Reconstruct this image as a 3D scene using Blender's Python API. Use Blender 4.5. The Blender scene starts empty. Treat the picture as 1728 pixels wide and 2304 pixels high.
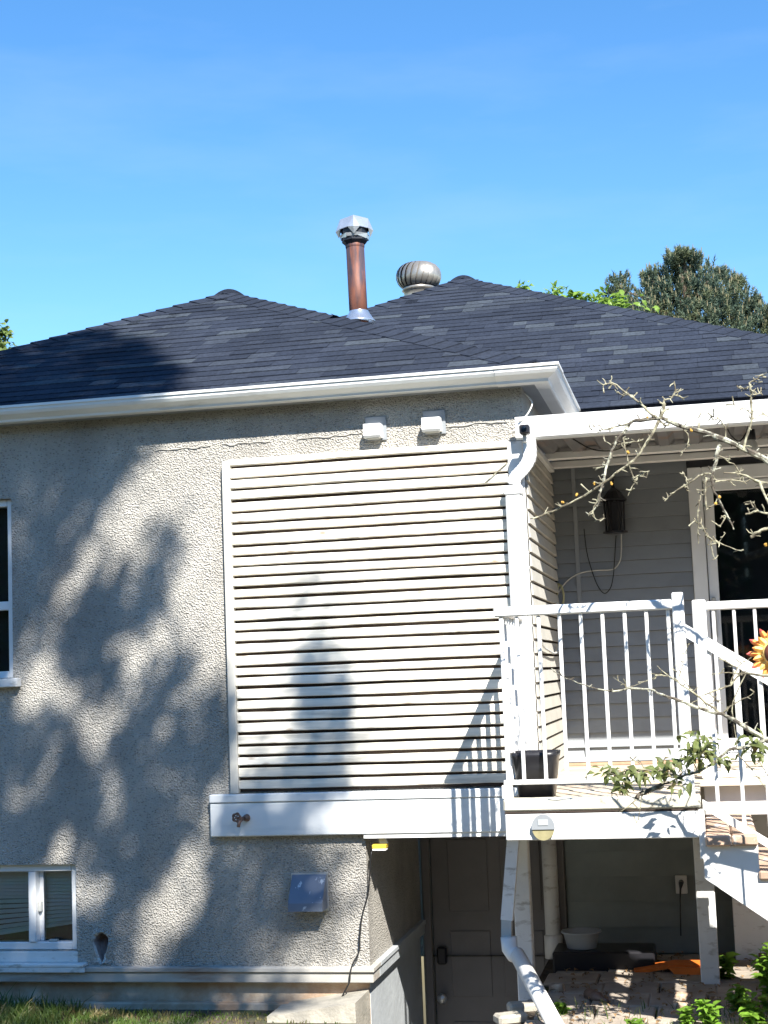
import bpy, bmesh, math, random
import numpy as np
from mathutils import Vector, Matrix
random.seed(7); rng = random.Random(11)
scene = bpy.context.scene
COL = scene.collection

# ---------------------------------------------------------------- camera, sky, sun, exposure
FPX = 3400.0                                   # focal length in pixels of the 1728 x 2304 photograph
YAW, PITCH, ROLL = (math.radians(a) for a in (11.62, 6.17, -2.22))
CAM = Vector((0.0, -8.0, 1.7))
_f = Vector((-math.sin(YAW)*math.cos(PITCH), math.cos(YAW)*math.cos(PITCH), math.sin(PITCH)))
_r0 = Vector((math.cos(YAW), math.sin(YAW), 0)); _u0 = _r0.cross(_f)
_r = math.cos(ROLL)*_r0 + math.sin(ROLL)*_u0; _u = -math.sin(ROLL)*_r0 + math.cos(ROLL)*_u0
cd = bpy.data.cameras.new('camera'); cam = bpy.data.objects.new('camera', cd); COL.objects.link(cam)
cam.matrix_world = Matrix(((_r.x, _u.x, -_f.x, CAM.x), (_r.y, _u.y, -_f.y, CAM.y), (_r.z, _u.z, -_f.z, CAM.z), (0, 0, 0, 1)))
cd.sensor_fit = 'VERTICAL'; cd.sensor_height = 24.0; cd.lens = FPX/2304*24.0
cd.clip_start = 0.05; cd.clip_end = 3000
scene.camera = cam
scene.render.resolution_x, scene.render.resolution_y = 768, 1024

SUN = Vector((0.50, -1.0, 1.03)); S1 = SUN.normalized()
SUN_STRENGTH, SKY_STRENGTH, EXPOSURE = 5.0, 0.1, 1.28
w = bpy.data.worlds.new('World'); scene.world = w; w.use_nodes = True
nt = w.node_tree; nt.nodes.clear()
out = nt.nodes.new('ShaderNodeOutputWorld'); bg = nt.nodes.new('ShaderNodeBackground')
sky = nt.nodes.new('ShaderNodeTexSky'); sky.sky_type = 'NISHITA'; sky.sun_disc = False
sky.sun_elevation = math.asin(S1.z); sky.sun_rotation = math.atan2(S1.x, S1.y)
sky.air_density = 1.0; sky.dust_density = 0.0; sky.ozone_density = 3.0; sky.altitude = 50
tc = nt.nodes.new('ShaderNodeTexCoord'); mp = nt.nodes.new('ShaderNodeMapping')
mp.inputs['Scale'].default_value = (1.6, 1.6, 7.0); mp.inputs['Rotation'].default_value = (0.25, 0.35, 0.3)
nz = nt.nodes.new('ShaderNodeTexNoise'); nz.inputs['Scale'].default_value = 1.7; nz.inputs['Detail'].default_value = 6; nz.inputs['Roughness'].default_value = 0.55
rp = nt.nodes.new('ShaderNodeValToRGB'); rp.color_ramp.elements[0].position = 0.52; rp.color_ramp.elements[0].color = (0, 0, 0, 1)
rp.color_ramp.elements[1].position = 0.8; rp.color_ramp.elements[1].color = (0.17, 0.17, 0.17, 1)
mx = nt.nodes.new('ShaderNodeMix'); mx.data_type = 'RGBA'; mx.inputs[7].default_value = (3.6, 4.2, 5.0, 1)
for a, b in ((tc.outputs['Generated'], mp.inputs[0]), (mp.outputs[0], nz.inputs['Vector']), (nz.outputs['Fac'], rp.inputs[0]),
             (rp.outputs[0], mx.inputs[0]), (sky.outputs[0], mx.inputs[6]), (mx.outputs[2], bg.inputs[0]), (bg.outputs[0], out.inputs[0])):
    nt.links.new(a, b)
hsv = nt.nodes.new('ShaderNodeHueSaturation'); hsv.inputs['Saturation'].default_value = 1.25; nt.links.new(mx.outputs[2], hsv.inputs['Color']); nt.links.new(hsv.outputs[0], bg.inputs[0])
bg.inputs[1].default_value = SKY_STRENGTH
sl = bpy.data.lights.new('sun', 'SUN'); sl.energy = SUN_STRENGTH; sl.angle = math.radians(0.53); sl.color = (1.0, 0.955, 0.88)
so = bpy.data.objects.new('sun', sl); COL.objects.link(so); so.rotation_euler = SUN.to_track_quat('Z', 'Y').to_euler(); so.location = (6, -12, 14)
vs = scene.view_settings; vs.view_transform = 'Standard'; vs.look = 'None'; vs.exposure = EXPOSURE; vs.gamma = 1; vs.use_curve_mapping = False
scene.render.engine = 'CYCLES'

# ---------------------------------------------------------------- pixels to places
def ray(x, y):
    d = _r*(x-864) - _u*(y-1152) + _f*FPX
    return d/d.y
def PY(x, y, Y): return CAM + ray(x, y)*(Y-CAM.y)          # on a wall plane y = Y
def PZ(x, y, Z):
    d = ray(x, y); return CAM + d*((Z-CAM.z)/d.z)           # on a level plane z = Z
def PX(p):
    d = Vector(p)-CAM; z = d.dot(_f); return 864+FPX*d.dot(_r)/z, 1152-FPX*d.dot(_u)/z

# ---------------------------------------------------------------- materials
def N(t, kind, **kw):
    n = t.nodes.new(kind)
    for k, v in kw.items(): n.inputs[k].default_value = v
    return n
def mat(name, col, rough=0.6, var=0.15, scale=6.0, stretch=(1, 1, 1), bump=0.0, bscale=80.0, bdist=0.004, metal=0.0, spec=0.4,
        col2=None, thr=(0.5, 0.65), scale2=4.0, rnd=0.0, voronoi=False, trans=0.0, stretch2=None, detail=5, spots=None):
    m = bpy.data.materials.new(name); m.use_nodes = True; t = m.node_tree
    b = t.nodes['Principled BSDF']; g = t.nodes.new('ShaderNodeNewGeometry'); L = t.links.new
    oi = t.nodes.new('ShaderNodeObjectInfo')
    off = N(t, 'ShaderNodeVectorMath'); off.operation = 'ADD'
    mul = N(t, 'ShaderNodeMath'); mul.operation = 'MULTIPLY'; mul.inputs[1].default_value = 37.0 if rnd else 0.0
    L(oi.outputs['Random'], mul.inputs[0]); L(g.outputs['Position'], off.inputs[0]); L(mul.outputs[0], off.inputs[1])
    mpg = N(t, 'ShaderNodeMapping'); mpg.inputs['Scale'].default_value = stretch; L(off.outputs[0], mpg.inputs[0])
    n1 = N(t, 'ShaderNodeTexNoise', Scale=scale, Detail=detail, Roughness=0.6); L(mpg.outputs[0], n1.inputs['Vector'])
    r1 = N(t, 'ShaderNodeMapRange'); r1.inputs['From Min'].default_value = 0.3; r1.inputs['From Max'].default_value = 0.7
    r1.inputs['To Min'].default_value = 1-var; r1.inputs['To Max'].default_value = 1+var; L(n1.outputs['Fac'], r1.inputs[0])
    fac = r1.outputs[0]
    if rnd:
        r3 = N(t, 'ShaderNodeMapRange'); r3.inputs['To Min'].default_value = 1-rnd; r3.inputs['To Max'].default_value = 1+rnd
        L(oi.outputs['Random'], r3.inputs[0])
        mm = N(t, 'ShaderNodeMath'); mm.operation = 'MULTIPLY'; L(fac, mm.inputs[0]); L(r3.outputs[0], mm.inputs[1]); fac = mm.outputs[0]
    base = N(t, 'ShaderNodeMix'); base.data_type = 'RGBA'; base.inputs[6].default_value = (*col, 1); base.inputs[7].default_value = (*(col2 or col), 1)
    base.inputs[0].default_value = 0
    if col2:
        mp2 = N(t, 'ShaderNodeMapping'); mp2.inputs['Scale'].default_value = stretch2 or stretch; L(off.outputs[0], mp2.inputs[0])
        n2 = N(t, 'ShaderNodeTexNoise', Scale=scale2, Detail=6, Roughness=0.62); L(mp2.outputs[0], n2.inputs['Vector'])
        r2 = N(t, 'ShaderNodeMapRange'); r2.inputs['From Min'].default_value, r2.inputs['From Max'].default_value = thr; L(n2.outputs['Fac'], r2.inputs[0])
        L(r2.outputs[0], base.inputs[0])
    cout = base.outputs[2]
    if spots:                                    # knots, nail stains; on stucco, aggregate specks and pit shade put in colour
        ms_ = N(t, 'ShaderNodeMapping'); ms_.inputs['Scale'].default_value = (0.55, 1, 1); L(off.outputs[0], ms_.inputs[0])
        vo = N(t, 'ShaderNodeTexVoronoi', Scale=spots[0]); L(ms_.outputs[0], vo.inputs['Vector'])
        rs = N(t, 'ShaderNodeMapRange'); rs.inputs['From Min'].default_value = spots[1]*.25; rs.inputs['From Max'].default_value = spots[1]; rs.inputs['To Min'].default_value = .8; rs.inputs['To Max'].default_value = 0; L(vo.outputs['Distance'], rs.inputs[0])
        mk = N(t, 'ShaderNodeMix'); mk.data_type = 'RGBA'; mk.inputs[7].default_value = (*spots[2], 1); L(rs.outputs[0], mk.inputs[0]); L(cout, mk.inputs[6]); cout = mk.outputs[2]
    sc = N(t, 'ShaderNodeVectorMath'); sc.operation = 'SCALE'; L(cout, sc.inputs[0]); L(fac, sc.inputs['Scale'])
    L(sc.outputs[0], b.inputs['Base Color'])
    b.inputs['Roughness'].default_value = rough; b.inputs['Metallic'].default_value = metal; b.inputs['Specular IOR Level'].default_value = spec
    if bump:
        bp = N(t, 'ShaderNodeBump', Strength=bump, Distance=bdist)
        if voronoi:
            v = N(t, 'ShaderNodeTexVoronoi', Scale=bscale); v.feature = 'SMOOTH_F1'; L(g.outputs['Position'], v.inputs['Vector'])
            nn = N(t, 'ShaderNodeTexNoise', Scale=bscale*0.8, Detail=3); L(g.outputs['Position'], nn.inputs['Vector'])
            ad = N(t, 'ShaderNodeMath'); ad.operation = 'ADD'; L(v.outputs['Distance'], ad.inputs[0]); L(nn.outputs['Fac'], ad.inputs[1]); L(ad.outputs[0], bp.inputs['Height'])
        else:
            nb = N(t, 'ShaderNodeTexNoise', Scale=bscale, Detail=4); L(mpg.outputs[0], nb.inputs['Vector']); L(nb.outputs['Fac'], bp.inputs['Height'])
        L(bp.outputs[0], b.inputs['Normal'])
    if trans:                                    # thin leaves let light through
        o = t.nodes['Material Output']; tl = N(t, 'ShaderNodeBsdfTranslucent'); L(sc.outputs[0], tl.inputs[0])
        ms = N(t, 'ShaderNodeMixShader'); ms.inputs[0].default_value = trans
        L(b.outputs[0], ms.inputs[1]); L(tl.outputs[0], ms.inputs[2]); L(ms.outputs[0], o.inputs[0])
    return m
def glass(name, tint=(0.85, 0.9, 0.9)):
    m = bpy.data.materials.new(name); m.use_nodes = True; t = m.node_tree; t.nodes.clear(); L = t.links.new
    o = N(t, 'ShaderNodeOutputMaterial'); a = N(t, 'ShaderNodeBsdfTransparent', Color=(*tint, 1)); gl = N(t, 'ShaderNodeBsdfGlossy', Roughness=0.03)
    fr = N(t, 'ShaderNodeFresnel', IOR=1.5); ms = N(t, 'ShaderNodeMixShader')
    L(fr.outputs[0], ms.inputs[0]); L(a.outputs[0], ms.inputs[1]); L(gl.outputs[0], ms.inputs[2]); L(ms.outputs[0], o.inputs[0]); return m

MT = dict(
    stucco=mat('stucco', (0.475, 0.452, 0.408), 0.95, 0.16, 2.2, bump=1.0, bscale=135, bdist=0.014, spec=0.1, voronoi=True, spots=(80.0, 0.36, (0.17, 0.165, 0.15)), col2=(0.33, 0.315, 0.29), thr=(0.48, 0.74), scale2=1.6, stretch2=(1, 1, .45)),
    white=mat('white_paint', (0.80, 0.80, 0.78), 0.45, 0.05, 5, bump=0.15, bscale=30, bdist=0.002),
    whitew=mat('weathered_white_paint', (0.74, 0.745, 0.73), 0.55, 0.08, 5, col2=(0.42, 0.40, 0.36), thr=(0.56, 0.70), scale2=9, stretch2=(1, 1, 2.5), bump=0.25, bscale=40, bdist=0.003),
    beam=mat('beam_paint', (0.78, 0.80, 0.80), 0.38, 0.05, 3, col2=(0.62, 0.64, 0.64), thr=(0.55, 0.8), scale2=3, stretch2=(0.6, 1, 4), bump=0.2, bscale=14, bdist=0.003, stretch=(0.3, 1, 1.5)),
    gutter=mat('gutter_enamel', (0.74, 0.76, 0.75), 0.3, 0.05, 4, col2=(0.50, 0.50, 0.47), thr=(0.58, 0.78), scale2=5, stretch2=(0.5, 0.5, 3)),
    vinyl=mat('window_vinyl', (0.76, 0.78, 0.79), 0.35, 0.03),
    slat=mat('weathered_slat', (0.83, 0.785, 0.685), 0.8, 0.18, 22, stretch=(0.10, 1, 1.6), col2=(0.36, 0.345, 0.30), thr=(0.54, 0.78), scale2=7, stretch2=(0.22, 1, 1.6), rnd=0.10, bump=0.4, bscale=40, bdist=0.002, spots=(9.0, 0.17, (0.34, 0.23, 0.14))),
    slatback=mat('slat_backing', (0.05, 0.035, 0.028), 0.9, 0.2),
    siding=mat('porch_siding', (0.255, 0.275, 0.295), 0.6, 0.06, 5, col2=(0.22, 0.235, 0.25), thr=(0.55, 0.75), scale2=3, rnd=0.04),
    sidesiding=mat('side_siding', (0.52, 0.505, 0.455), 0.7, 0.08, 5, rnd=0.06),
    bsiding=mat('basement_siding', (0.24, 0.275, 0.275), 0.7, 0.12, 4, rnd=0.08),
    bdoor=mat('basement_door_paint', (0.19, 0.18, 0.18), 0.5, 0.06),
    foundation=mat('foundation_concrete', (0.48, 0.33, 0.22), 0.9, 0.2, 6, col2=(0.52, 0.45, 0.36), thr=(0.45, 0.62), scale2=3, bump=0.6, bscale=50, bdist=0.006),
    paintconc=mat('painted_concrete', (0.44, 0.47, 0.49), 0.7, 0.08, 5, bump=0.5, bscale=18, bdist=0.008),
    concrete=mat('kerb_concrete', (0.40, 0.37, 0.31), 0.9, 0.18, 8, col2=(0.25, 0.24, 0.20), thr=(0.52, 0.7), scale2=6, bump=0.7, bscale=60, bdist=0.006),
    trim=mat('trim_wood', (0.44, 0.42, 0.38), 0.85, 0.15, 8, stretch=(0.3, 1, 1), col2=(0.33, 0.25, 0.20), thr=(0.56, 0.7), scale2=5, stretch2=(0.4, 1, 2), bump=0.4, bscale=40, bdist=0.004),
    deck=mat('deck_plank', (0.50, 0.41, 0.31), 0.8, 0.22, 16, stretch=(0.15, 1, 1), col2=(0.60, 0.55, 0.45), thr=(0.48, 0.66), scale2=5, stretch2=(0.3, 1, 1), rnd=0.1, bump=0.3, bscale=50, bdist=0.002),
    rim=mat('weathered_rim', (0.56, 0.53, 0.44), 0.85, 0.15, 10, stretch=(0.2, 1, 1), col2=(0.14, 0.12, 0.09), thr=(0.60, 0.69), scale2=14, stretch2=(0.7, 1, 1), bump=0.5, bscale=50, bdist=0.004),
    tread=mat('weathered_tread', (0.47, 0.33, 0.24), 0.85, 0.2, 12, stretch=(1, 0.2, 1), col2=(0.78, 0.75, 0.68), thr=(0.56, 0.64), scale2=9, stretch2=(1, 0.5, 1), rnd=0.1, bump=0.5, bscale=40, bdist=0.004),
    ceiling=mat('porch_ceiling', (0.17, 0.17, 0.175), 0.5, 0.08, 5, col2=(0.20, 0.14, 0.11), thr=(0.56, 0.72), scale2=4),
    dark=mat('dark_interior', (0.085, 0.086, 0.095), 0.8, 0.2),
    black=mat('black_plastic', (0.018, 0.018, 0.022), 0.35, 0.1),
    cable=mat('black_cable', (0.015, 0.015, 0.015), 0.5, 0.1), wcable=mat('white_cable', (0.55, 0.54, 0.50), 0.5, 0.1), ycable=mat('yellow_cable', (0.42, 0.40, 0.22), 0.5, 0.1),
    galv=mat('galvanised_metal', (0.66, 0.68, 0.70), 0.38, 0.15, 9, metal=0.75, bump=0.1, bscale=12, bdist=0.003),
    hood=mat('grey_hood_paint', (0.15, 0.18, 0.235), 0.5, 0.1, 8, col2=(0.50, 0.54, 0.58), thr=(0.625, 0.65), scale2=26, stretch2=(1, 1, 0.45)),
    rust=mat('rusty_pipe', (0.19, 0.072, 0.045), 0.6, 0.45, 9, stretch=(1, 1, 0.35), col2=(0.055, 0.043, 0.056), thr=(0.42, 0.56), scale2=14, stretch2=(1, 1, 0.14), metal=0.15),
    bronze=mat('turbine_metal', (0.36, 0.33, 0.29), 0.38, 0.3, 6, metal=0.65),
    rustm=mat('rusted_brass', (0.20, 0.13, 0.10), 0.6, 0.3, 40, metal=0.4),
    pvc=mat('pvc', (0.80, 0.80, 0.78), 0.3, 0.03), yellow=mat('yellow_plastic', (0.55, 0.40, 0.05), 0.4, 0.1),
    lamp=mat('solar_lens', (0.30, 0.27, 0.15), 0.25, 0.15, 30), greyp=mat('grey_plastic', (0.48, 0.49, 0.47), 0.45, 0.1),
    orange=mat('orange_plastic', (0.72, 0.18, 0.03), 0.4, 0.15, 10), basin=mat('basin_plastic', (0.40, 0.43, 0.45), 0.4, 0.05),
    brick=mat('old_brick', (0.42, 0.30, 0.21), 0.9, 0.25, 20, col2=(0.55, 0.47, 0.36), thr=(0.5, 0.65), scale2=20, bump=0.5, bscale=60, bdist=0.004),
    paver=mat('paver', (0.34, 0.29, 0.24), 0.9, 0.2, 7, rnd=0.12, col2=(0.44, 0.40, 0.33), thr=(0.5, 0.7), scale2=5, bump=0.5, bscale=50, bdist=0.004),
    soil=mat('soil', (0.085, 0.066, 0.047), 0.95, 0.35, 6, bump=1.0, bscale=25, bdist=0.02, col2=(0.05, 0.075, 0.025), thr=(0.48, 0.6), scale2=1.5),
    grass=mat('grass_blade', (0.085, 0.14, 0.030), 0.5, 0.4, 9, trans=0.35, col2=(0.24, 0.20, 0.09), thr=(0.50, 0.64), scale2=7),
    weed=mat('weed_leaf', (0.16, 0.30, 0.035), 0.45, 0.25, 12, trans=0.4, rnd=0.15),
    apple=mat('apple_leaf', (0.14, 0.17, 0.055), 0.4, 0.35, 20, rnd=0.25, trans=0.35, col2=(0.19, 0.12, 0.055), thr=(0.56, 0.68), scale2=12),
    bark=mat('lichen_bark', (0.10, 0.085, 0.065), 0.9, 0.3, 30, col2=(0.42, 0.42, 0.33), thr=(0.46, 0.58), scale2=22, bump=0.9, bscale=90, bdist=0.006),
    twig=mat('lichen_twig', (0.15, 0.13, 0.09), 0.9, 0.35, 40, col2=(0.38, 0.36, 0.25), thr=(0.43, 0.58), scale2=30, bump=0.6, bscale=150, bdist=0.003),
    lichen=mat('orange_lichen', (0.52, 0.30, 0.06), 0.9, 0.3, 60),
    trunk=mat('tree_bark', (0.11, 0.085, 0.06), 0.95, 0.3, 12, bump=0.8, bscale=30, bdist=0.02),
    shadeleaf=mat('shade_leaf', (0.055, 0.11, 0.025), 0.5, 0.3, 4, trans=0.12),
    maple=mat('spring_leaf', (0.21, 0.33, 0.055), 0.45, 0.3, 6, trans=0.45), leftleaf=mat('left_leaf', (0.14, 0.20, 0.05), 0.5, 0.3, 6, trans=0.4),
    needle=mat('pine_needle', (0.10, 0.145, 0.105), 0.55, 0.4, 3, trans=0.2, col2=(0.15, 0.165, 0.075), thr=(0.45, 0.65), scale2=2), candle=mat('pine_candle', (0.24, 0.21, 0.12), 0.7, 0.2, 8),
    petal=mat('painted_petal', (0.88, 0.36, 0.10), 0.35, 0.12, 30), petaltip=mat('red_petal_tip', (0.78, 0.13, 0.12), 0.35, 0.1), petalmid=mat('yellow_petal', (0.90, 0.62, 0.20), 0.35, 0.1, 30),
    seed=mat('flower_centre', (0.16, 0.05, 0.03), 0.7, 0.3, 60),
    flash=mat('flashing_metal', (0.66, 0.70, 0.74), 0.22, 0.1, 12, metal=0.85),
    holedirt=mat('broken_plaster', (0.40, 0.33, 0.31), 0.95, 0.2, 30, bump=0.6, bscale=90, bdist=0.004), chip=mat('plaster_chip', (0.55, 0.56, 0.54), 0.9, 0.25, 60, bump=1.0, bscale=80, bdist=0.012),
    blind=mat('blind_slat', (0.78, 0.82, 0.80), 0.5, 0.04), wood=mat('interior_wood', (0.05, 0.035, 0.03), 0.6, 0.2, 5, stretch=(1, 1, 0.2)),
    kick=mat('red_brown_board', (0.42, 0.27, 0.18), 0.85, 0.2, 10), glass=glass('window_glass'), dglass=glass('door_glass', (0.6, 0.63, 0.65)),
    litter=mat('dry_leaf', (0.22, 0.14, 0.07), 0.8, 0.4, 20), skin=mat('tan_fabric', (0.30, 0.17, 0.12), 0.8, 0.2),
)
SHINGLE = [mat('shingle_%s' % n, c, 0.95, 0.28, 45, bump=0.8, bscale=260, bdist=0.003, spec=0.12, detail=4, col2=tuple(v*1.35 for v in c), thr=(.42, .7), scale2=1.4) for n, c in (
    ('charcoal', (0.0195, 0.0245, 0.037)), ('slate', (0.0225, 0.028, 0.0415)), ('dusk', (0.0265, 0.0325, 0.047)), ('grey', (0.033, 0.040, 0.054)), ('pale', (0.044, 0.053, 0.066)))]

# ---------------------------------------------------------------- mesh helpers
class MB:
    def __init__(s): s.v = []; s.f = []; s.mi = []; s.cur = 0; s.smooth = False
    def add(s, vs, fs):
        n = len(s.v); s.v += [tuple(p) for p in vs]
        for f in fs: s.f.append(tuple(i+n for i in f)); s.mi.append(s.cur)
        return s
    def box(s, x0, x1, y0, y1, z0, z1):
        x0, x1 = sorted((x0, x1)); y0, y1 = sorted((y0, y1)); z0, z1 = sorted((z0, z1))
        return s.add([(x, y, z) for x in (x0, x1) for y in (y0, y1) for z in (z0, z1)],
                     [(0, 1, 3, 2), (4, 6, 7, 5), (0, 4, 5, 1), (2, 3, 7, 6), (0, 2, 6, 4), (1, 5, 7, 3)])
    def bbox(s, x0, x1, y0, y1, z0, z1, b=0.004):           # box with chamfered edges
        x0, x1 = sorted((x0, x1)); y0, y1 = sorted((y0, y1)); z0, z1 = sorted((z0, z1))
        b = min(b, (x1-x0)*.4, (y1-y0)*.4, (z1-z0)*.4)
        bm = bmesh.new(); bmesh.ops.create_cube(bm, size=1)
        for v in bm.verts: v.co = ((x0+x1)/2+v.co.x*(x1-x0), (y0+y1)/2+v.co.y*(y1-y0), (z0+z1)/2+v.co.z*(z1-z0))
        bmesh.ops.bevel(bm, geom=bm.edges[:], offset=b, segments=1, affect='EDGES')
        bm.verts.index_update(); s.add([v.co[:] for v in bm.verts], [[v.index for v in f.verts] for f in bm.faces]); bm.free(); return s
    def prism(s, poly, d):                                   # poly: 3-D loop, d: extrusion vector
        n = len(poly); d = Vector(d); P = [Vector(p) for p in poly]
        nrm = sum(((P[i]-P[0]).cross(P[i+1]-P[0]) for i in range(1, n-1)), Vector())
        if nrm.dot(d) > 0: P.reverse()
        return s.add(P+[p+d for p in P], [tuple(range(n)), tuple(range(2*n-1, n-1, -1))]+[(i, n+i, n+(i+1) % n, (i+1) % n) for i in range(n)])
    def tube(s, pts, rad, seg=8, cap=True, prof=None):
        pts = [Vector(p) for p in pts]; n = len(pts)
        if not hasattr(rad, '__len__'): rad = [rad]*n
        rings = []; prev = None
        for i, p in enumerate(pts):
            t = (pts[min(i+1, n-1)]-pts[max(i-1, 0)]).normalized()
            if prev is None:
                a = Vector((1, 0, 0)) if prof else (Vector((0, 0, 1)) if abs(t.z) < .9 else Vector((1, 0, 0)))
            else: a = prev
            a = (a-t*a.dot(t)).normalized(); b = t.cross(a); prev = a
            if prof: rings.append([p+a*u*rad[i]+b*v*rad[i] for u, v in prof])
            else: rings.append([p+(a*math.cos(2*math.pi*k/seg)+b*math.sin(2*math.pi*k/seg))*rad[i] for k in range(seg)])
        m = len(rings[0]); vs = [q for r in rings for q in r]
        fs = [(i*m+k, i*m+(k+1) % m, (i+1)*m+(k+1) % m, (i+1)*m+k) for i in range(n-1) for k in range(m)]
        if cap: fs += [tuple(range(m-1, -1, -1)), tuple((n-1)*m+k for k in range(m))]
        return s.add(vs, fs)
    def lathe(s, c, prof, seg=24, closed=False):              # prof: (r, z)
        n = len(prof); vs = [(c[0]+r*math.cos(2*math.pi*k/seg), c[1]+r*math.sin(2*math.pi*k/seg), c[2]+z) for r, z in prof for k in range(seg)]
        fs = [(i*seg+k, i*seg+(k+1) % seg, (i+1)*seg+(k+1) % seg, (i+1)*seg+k) for i in range(n-1) for k in range(seg)]
        if closed: fs += [tuple(range(seg-1, -1, -1)), tuple((n-1)*seg+k for k in range(seg))]
        return s.add(vs, fs)
    def leaf(s, p, d, nrm, L, W, bend=0.15):
        p, d = Vector(p), Vector(d).normalized(); sd = d.cross(Vector(nrm))
        if sd.length < 1e-4: sd = d.orthogonal()
        sd.normalize(); n = sd.cross(d)
        a = p; m1 = p+d*L*.35+n*L*bend*.5; m2 = p+d*L*.7+n*L*bend*.3; e = p+d*L-n*L*bend*.5
        return s.add([a, m1+sd*W*.5+n*W*.15, m1-sd*W*.5+n*W*.15, m2+sd*W*.36+n*W*.1, m2-sd*W*.36+n*W*.1, e, m1, m2],
                     [(0, 6, 1), (0, 2, 6), (1, 6, 7, 3), (6, 2, 4, 7), (3, 7, 5), (7, 4, 5)])
    def build(s, name, mats, parent=None, smooth=False):
        off = WORLD.get(parent.name if parent else None, Vector())
        me = bpy.data.meshes.new(name); me.from_pydata([(Vector(v)-off)[:] for v in s.v], [], s.f)
        mats = mats if isinstance(mats, (list, tuple)) else [mats]
        for m in mats: me.materials.append(m)
        if len(mats) > 1: me.polygons.foreach_set('material_index', s.mi)
        if smooth: me.polygons.foreach_set('use_smooth', [True]*len(me.polygons))
        me.update(); o = bpy.data.objects.new(name, me); COL.objects.link(o)
        if parent: o.parent = parent; WORLD[o.name] = off
        return o
WORLD = {None: Vector()}
def tag(o, label=None, cat=None, group=None, kind=None):
    if label: o['label'] = label
    if cat: o['category'] = cat
    if group: o['group'] = group
    if kind: o['kind'] = kind
    return o
def thing(name, label, cat, loc, group=None):
    o = bpy.data.objects.new(name, None); COL.objects.link(o); o.location = loc; o.empty_display_size = .1; WORLD[o.name] = Vector(loc)
    return tag(o, label, cat, group)
def one(name, mb, m, label, cat, group=None, smooth=False):
    """a top-level thing that is one mesh, origin at its base"""
    vs = [Vector(v) for v in mb.v]; c = Vector(((min(v.x for v in vs)+max(v.x for v in vs))/2, (min(v.y for v in vs)+max(v.y for v in vs))/2, min(v.z for v in vs)))
    mb.v = [(v-c)[:] for v in vs]; o = mb.build(name, m, None, smooth); o.location = c; return tag(o, label, cat, group)
B = lambda *a: MB().box(*a)
BB = lambda *a: MB().bbox(*a)
def catmull(pts, sub=4):
    P = [Vector(p) for p in pts]; P = [P[0]*2-P[1]]+P+[P[-1]*2-P[-2]]; o = []
    for i in range(1, len(P)-2):
        for k in range(sub):
            t = k/sub; a, b, c, d = P[i-1], P[i], P[i+1], P[i+2]
            o.append(.5*((2*b)+(c-a)*t+(2*a-5*b+4*c-d)*t*t+(3*b-a-3*c+d)*t**3))
    o.append(P[-2]); return o
def wall_mesh(x0, x1, z0, z1, y0, y1, holes):
    """solid wall with rectangular openings (x0,x1,z0,z1) cut clean through"""
    xs = sorted({x0, x1, *[h[0] for h in holes], *[h[1] for h in holes]}); zs = sorted({z0, z1, *[h[2] for h in holes], *[h[3] for h in holes]})
    solid = lambda i, j: 0 <= i < len(xs)-1 and 0 <= j < len(zs)-1 and not any(h[0] <= (xs[i]+xs[i+1])/2 <= h[1] and h[2] <= (zs[j]+zs[j+1])/2 <= h[3] for h in holes)
    m = MB()
    for i in range(len(xs)-1):
        for j in range(len(zs)-1):
            if not solid(i, j): continue
            a, b, c, d = xs[i], xs[i+1], zs[j], zs[j+1]
            m.add([(a, y0, c), (b, y0, c), (b, y0, d), (a, y0, d)], [(0, 1, 2, 3)]); m.add([(a, y1, c), (b, y1, c), (b, y1, d), (a, y1, d)], [(3, 2, 1, 0)])
            if not solid(i-1, j): m.add([(a, y0, c), (a, y0, d), (a, y1, d), (a, y1, c)], [(0, 1, 2, 3)])
            if not solid(i+1, j): m.add([(b, y0, c), (b, y0, d), (b, y1, d), (b, y1, c)], [(3, 2, 1, 0)])
            if not solid(i, j-1): m.add([(a, y0, c), (b, y0, c), (b, y1, c), (a, y1, c)], [(3, 2, 1, 0)])
            if not solid(i, j+1): m.add([(a, y0, d), (b, y0, d), (b, y1, d), (a, y1, d)], [(0, 1, 2, 3)])
    return m

# ================================================================= THE SETTING
GZ = -0.05                                      # grade
PIT = (-1.83, -1.02, -1.6, 1.5)                 # basement stairwell
g = MB(); R = 900
for (a, b, c, d) in ((-R, R, -R, PIT[2]), (-R, R, PIT[3], R), (-R, PIT[0], PIT[2], PIT[3]), (PIT[1], R, PIT[2], PIT[3])):
    g.add([(a, c, GZ), (b, c, GZ), (b, d, GZ), (a, d, GZ)], [(0, 1, 2, 3)])
tag(g.build('ground', MT['soil']), kind='structure')
g = MB(); x0, x1, y0, y1 = PIT; zb = -1.28
g.add([(x0, y0, zb), (x1, y0, zb), (x1, y1, zb), (x0, y1, zb)], [(0, 1, 2, 3)])
g.add([(x1, y0, zb), (x1, y1, zb), (x1, y1, GZ), (x1, y0, GZ)], [(0, 1, 2, 3)]); g.add([(x0, y0, zb), (x0, 0, zb), (x0, 0, GZ), (x0, y0, GZ)], [(3, 2, 1, 0)])
g.add([(x0, y0, zb), (x1, y0, zb), (x1, y0, GZ), (x0, y0, GZ)], [(3, 2, 1, 0)])
for k in range(5): g.box(x0+.01, x1-.01, y0+.01+.24*k, y0+.25+.24*k, zb+.001, GZ-.2*(k+1))
tag(g.build('stairwell', MT['concrete']), kind='structure')

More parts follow.
